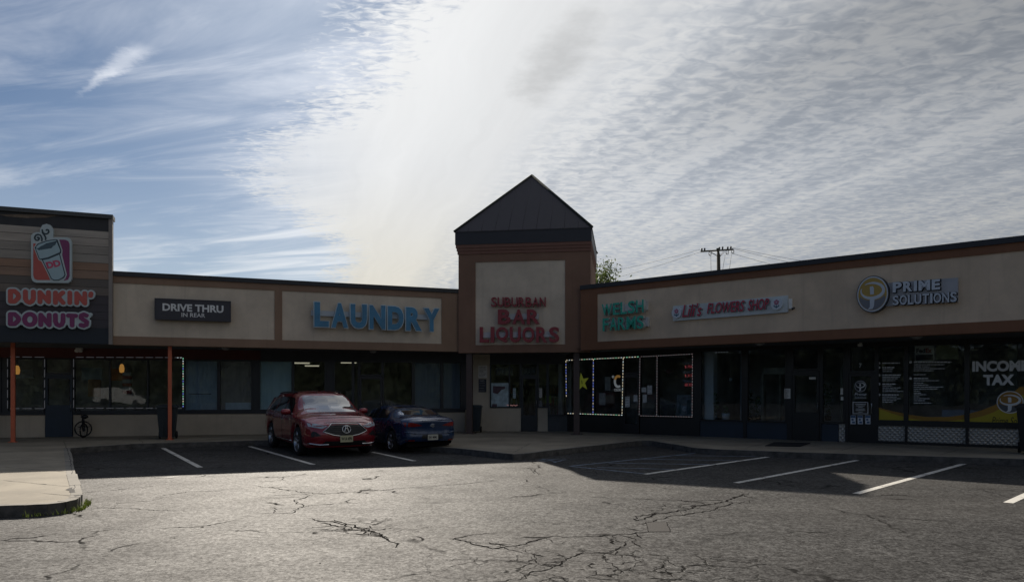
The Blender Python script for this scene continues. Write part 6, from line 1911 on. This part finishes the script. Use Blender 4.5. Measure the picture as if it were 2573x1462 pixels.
# stones and crumbs lying along the kerb and in the cracks
b = MB()
for k in range(360):
    if k % 6: 
        i_ = rnd.randrange(len(outer) - 1); p = outer[i_].lerp(outer[i_ + 1], rnd.random()); dd_ = (outer[i_ + 1] - outer[i_]).normalized(); p = p + Vector((dd_.y, -dd_.x)) * abs(rnd.gauss(.08, .35))
    else: p = Vector(ground(rnd.uniform(50, 2500), rnd.uniform(1180, 1455)))
    r_ = rnd.uniform(.004, .012)
    vs = [b.bm.verts.new((p.x + r_ * math.cos(t) * rnd.uniform(.6, 1.2), p.y + r_ * math.sin(t) * rnd.uniform(.6, 1.2), .004)) for t in (0, 1.26, 2.51, 3.77, 5.03)]
    tp_ = b.bm.verts.new((p.x, p.y, r_ * rnd.uniform(.5, 1)))
    for t in range(5): b.bm.faces.new((vs[t], vs[(t + 1) % 5], tp_)).material_index = k % 2
tag(b.build('gravel', [M('stone_pale', (.25, .23, .2), .9, .3, 30), M('stone_dark', (.05, .045, .04), .9, .3, 30)]), kind='stuff')
# white van parked across the lot, seen mirrored in the donut shop glass
van = thing('parked_van', 'white van parked across the lot, mirrored in the donut shop window', 'van', (-13.5, -44, 0), 0)
b = MB(); b.prism([(-2.6, .35), (2.4, .35), (2.55, .9), (1.75, 1.15), (1.15, 2.0), (-2.5, 2.1), (-2.62, 1.8)], -.95, .95); b.build('body', M('van_white', (.42, .42, .41), .4, .06, 2), van)
b = MB(); b.prism([(1.62, 1.15), (.75, 1.15), (.75, 1.85), (1.12, 1.85)], .951, .956); b.prism([(1.62, 1.15), (.75, 1.15), (.75, 1.85), (1.12, 1.85)], -.956, -.951); b.build('side_window', CGLASS, van)
for x_ in (-1.6, 1.6):
    b = MB(); b.lathe([(.001, -1.0), (.33, -1.0), (.35, 0), (.33, 1.0), (.001, 1.0)], 'y', 20, (x_, 0, .35)); b.build('wheel', TYRE, van)
# things standing in the shops
for px, py0, py1, w_, v_, lab, col, nm in ((231, 924, 955, 52, -1.6, 'pale blue picture panel hung inside the wide donut window', (.30, .40, .46), 'wall_panel'), (293, 926, 956, 34, -1.6, 'orange and brown picture panel behind the second donut pane', (.42, .16, .05), 'wall_panel'),
                          (237, 953, 996, 32, -1.0, 'brown cup display board standing inside the donut window', (.33, .19, .10), 'display_board'), (62, 928, 950, 44, -1.6, 'grey blue panel behind the window left of the donut door', (.24, .30, .34), 'wall_panel')):
    notice(LW, px - w_ / 2, px + w_ / 2, py0, py1, v_, lab, M(nm + '_%d' % px, col, .7, .35, 3), nm, 'panel', th=.03)
t = LW.root('cup_tower', 'stack of red and white boxes inside the donut window', 'boxes', 320, 990, -.9)
for k in range(6):
    b = MB(); b.box(-.13, .13, -.1, .1, .02 + .125 * k, .13 + .125 * k); b.build('box', M(('box_red', 'box_white')[k % 2], ((.35, .06, .05), (.5, .5, .5))[k % 2], .7, .2, 5), t)
rnd2 = random.Random(4)
for q0, q1, lab in ((1236, 1268, 'left bottle rack inside the liquor store'), (1282, 1306, 'bottle rack by the liquor store door'), (1380, 1420, 'bottle rack behind the right liquor store pane')):
    t = TW.root('bottle_rack', lab, 'rack', (q0 + q1) / 2, 1083, -1.5, 'bottle racks in the liquor store')
    w_ = (TW.u(q1, -1.5) - TW.u(q0, -1.5)) / 2
    b = MB()
    for z_ in (.1, .55, 1.0, 1.45): b.box(-w_, w_, -.15, .15, z_, z_ + .03)
    b.box(-w_ - .02, -w_, -.16, .16, 0, 1.8); b.box(w_, w_ + .02, -.16, .16, 0, 1.8); b.build('shelf', M('shelf_grey', None), t)
    b = MB()
    for z_ in (.13, .58, 1.03, 1.48):
        x_ = -w_ + .06
        while x_ < w_ - .05:
            b.mi = rnd2.randrange(4); b.lathe([(.035, z_), (.035, z_ + .18), (.014, z_ + .24), (.014, z_ + .30)], 'z', 7, (x_, -.08, 0)); x_ += .095
    b.build('bottles', [M('bottle_amber', (.25, .12, .03), .3, 0), M('bottle_green', (.04, .14, .06), .3, 0), M('bottle_clear', (.4, .42, .42), .3, 0), M('bottle_red', (.28, .04, .04), .3, 0)], t)
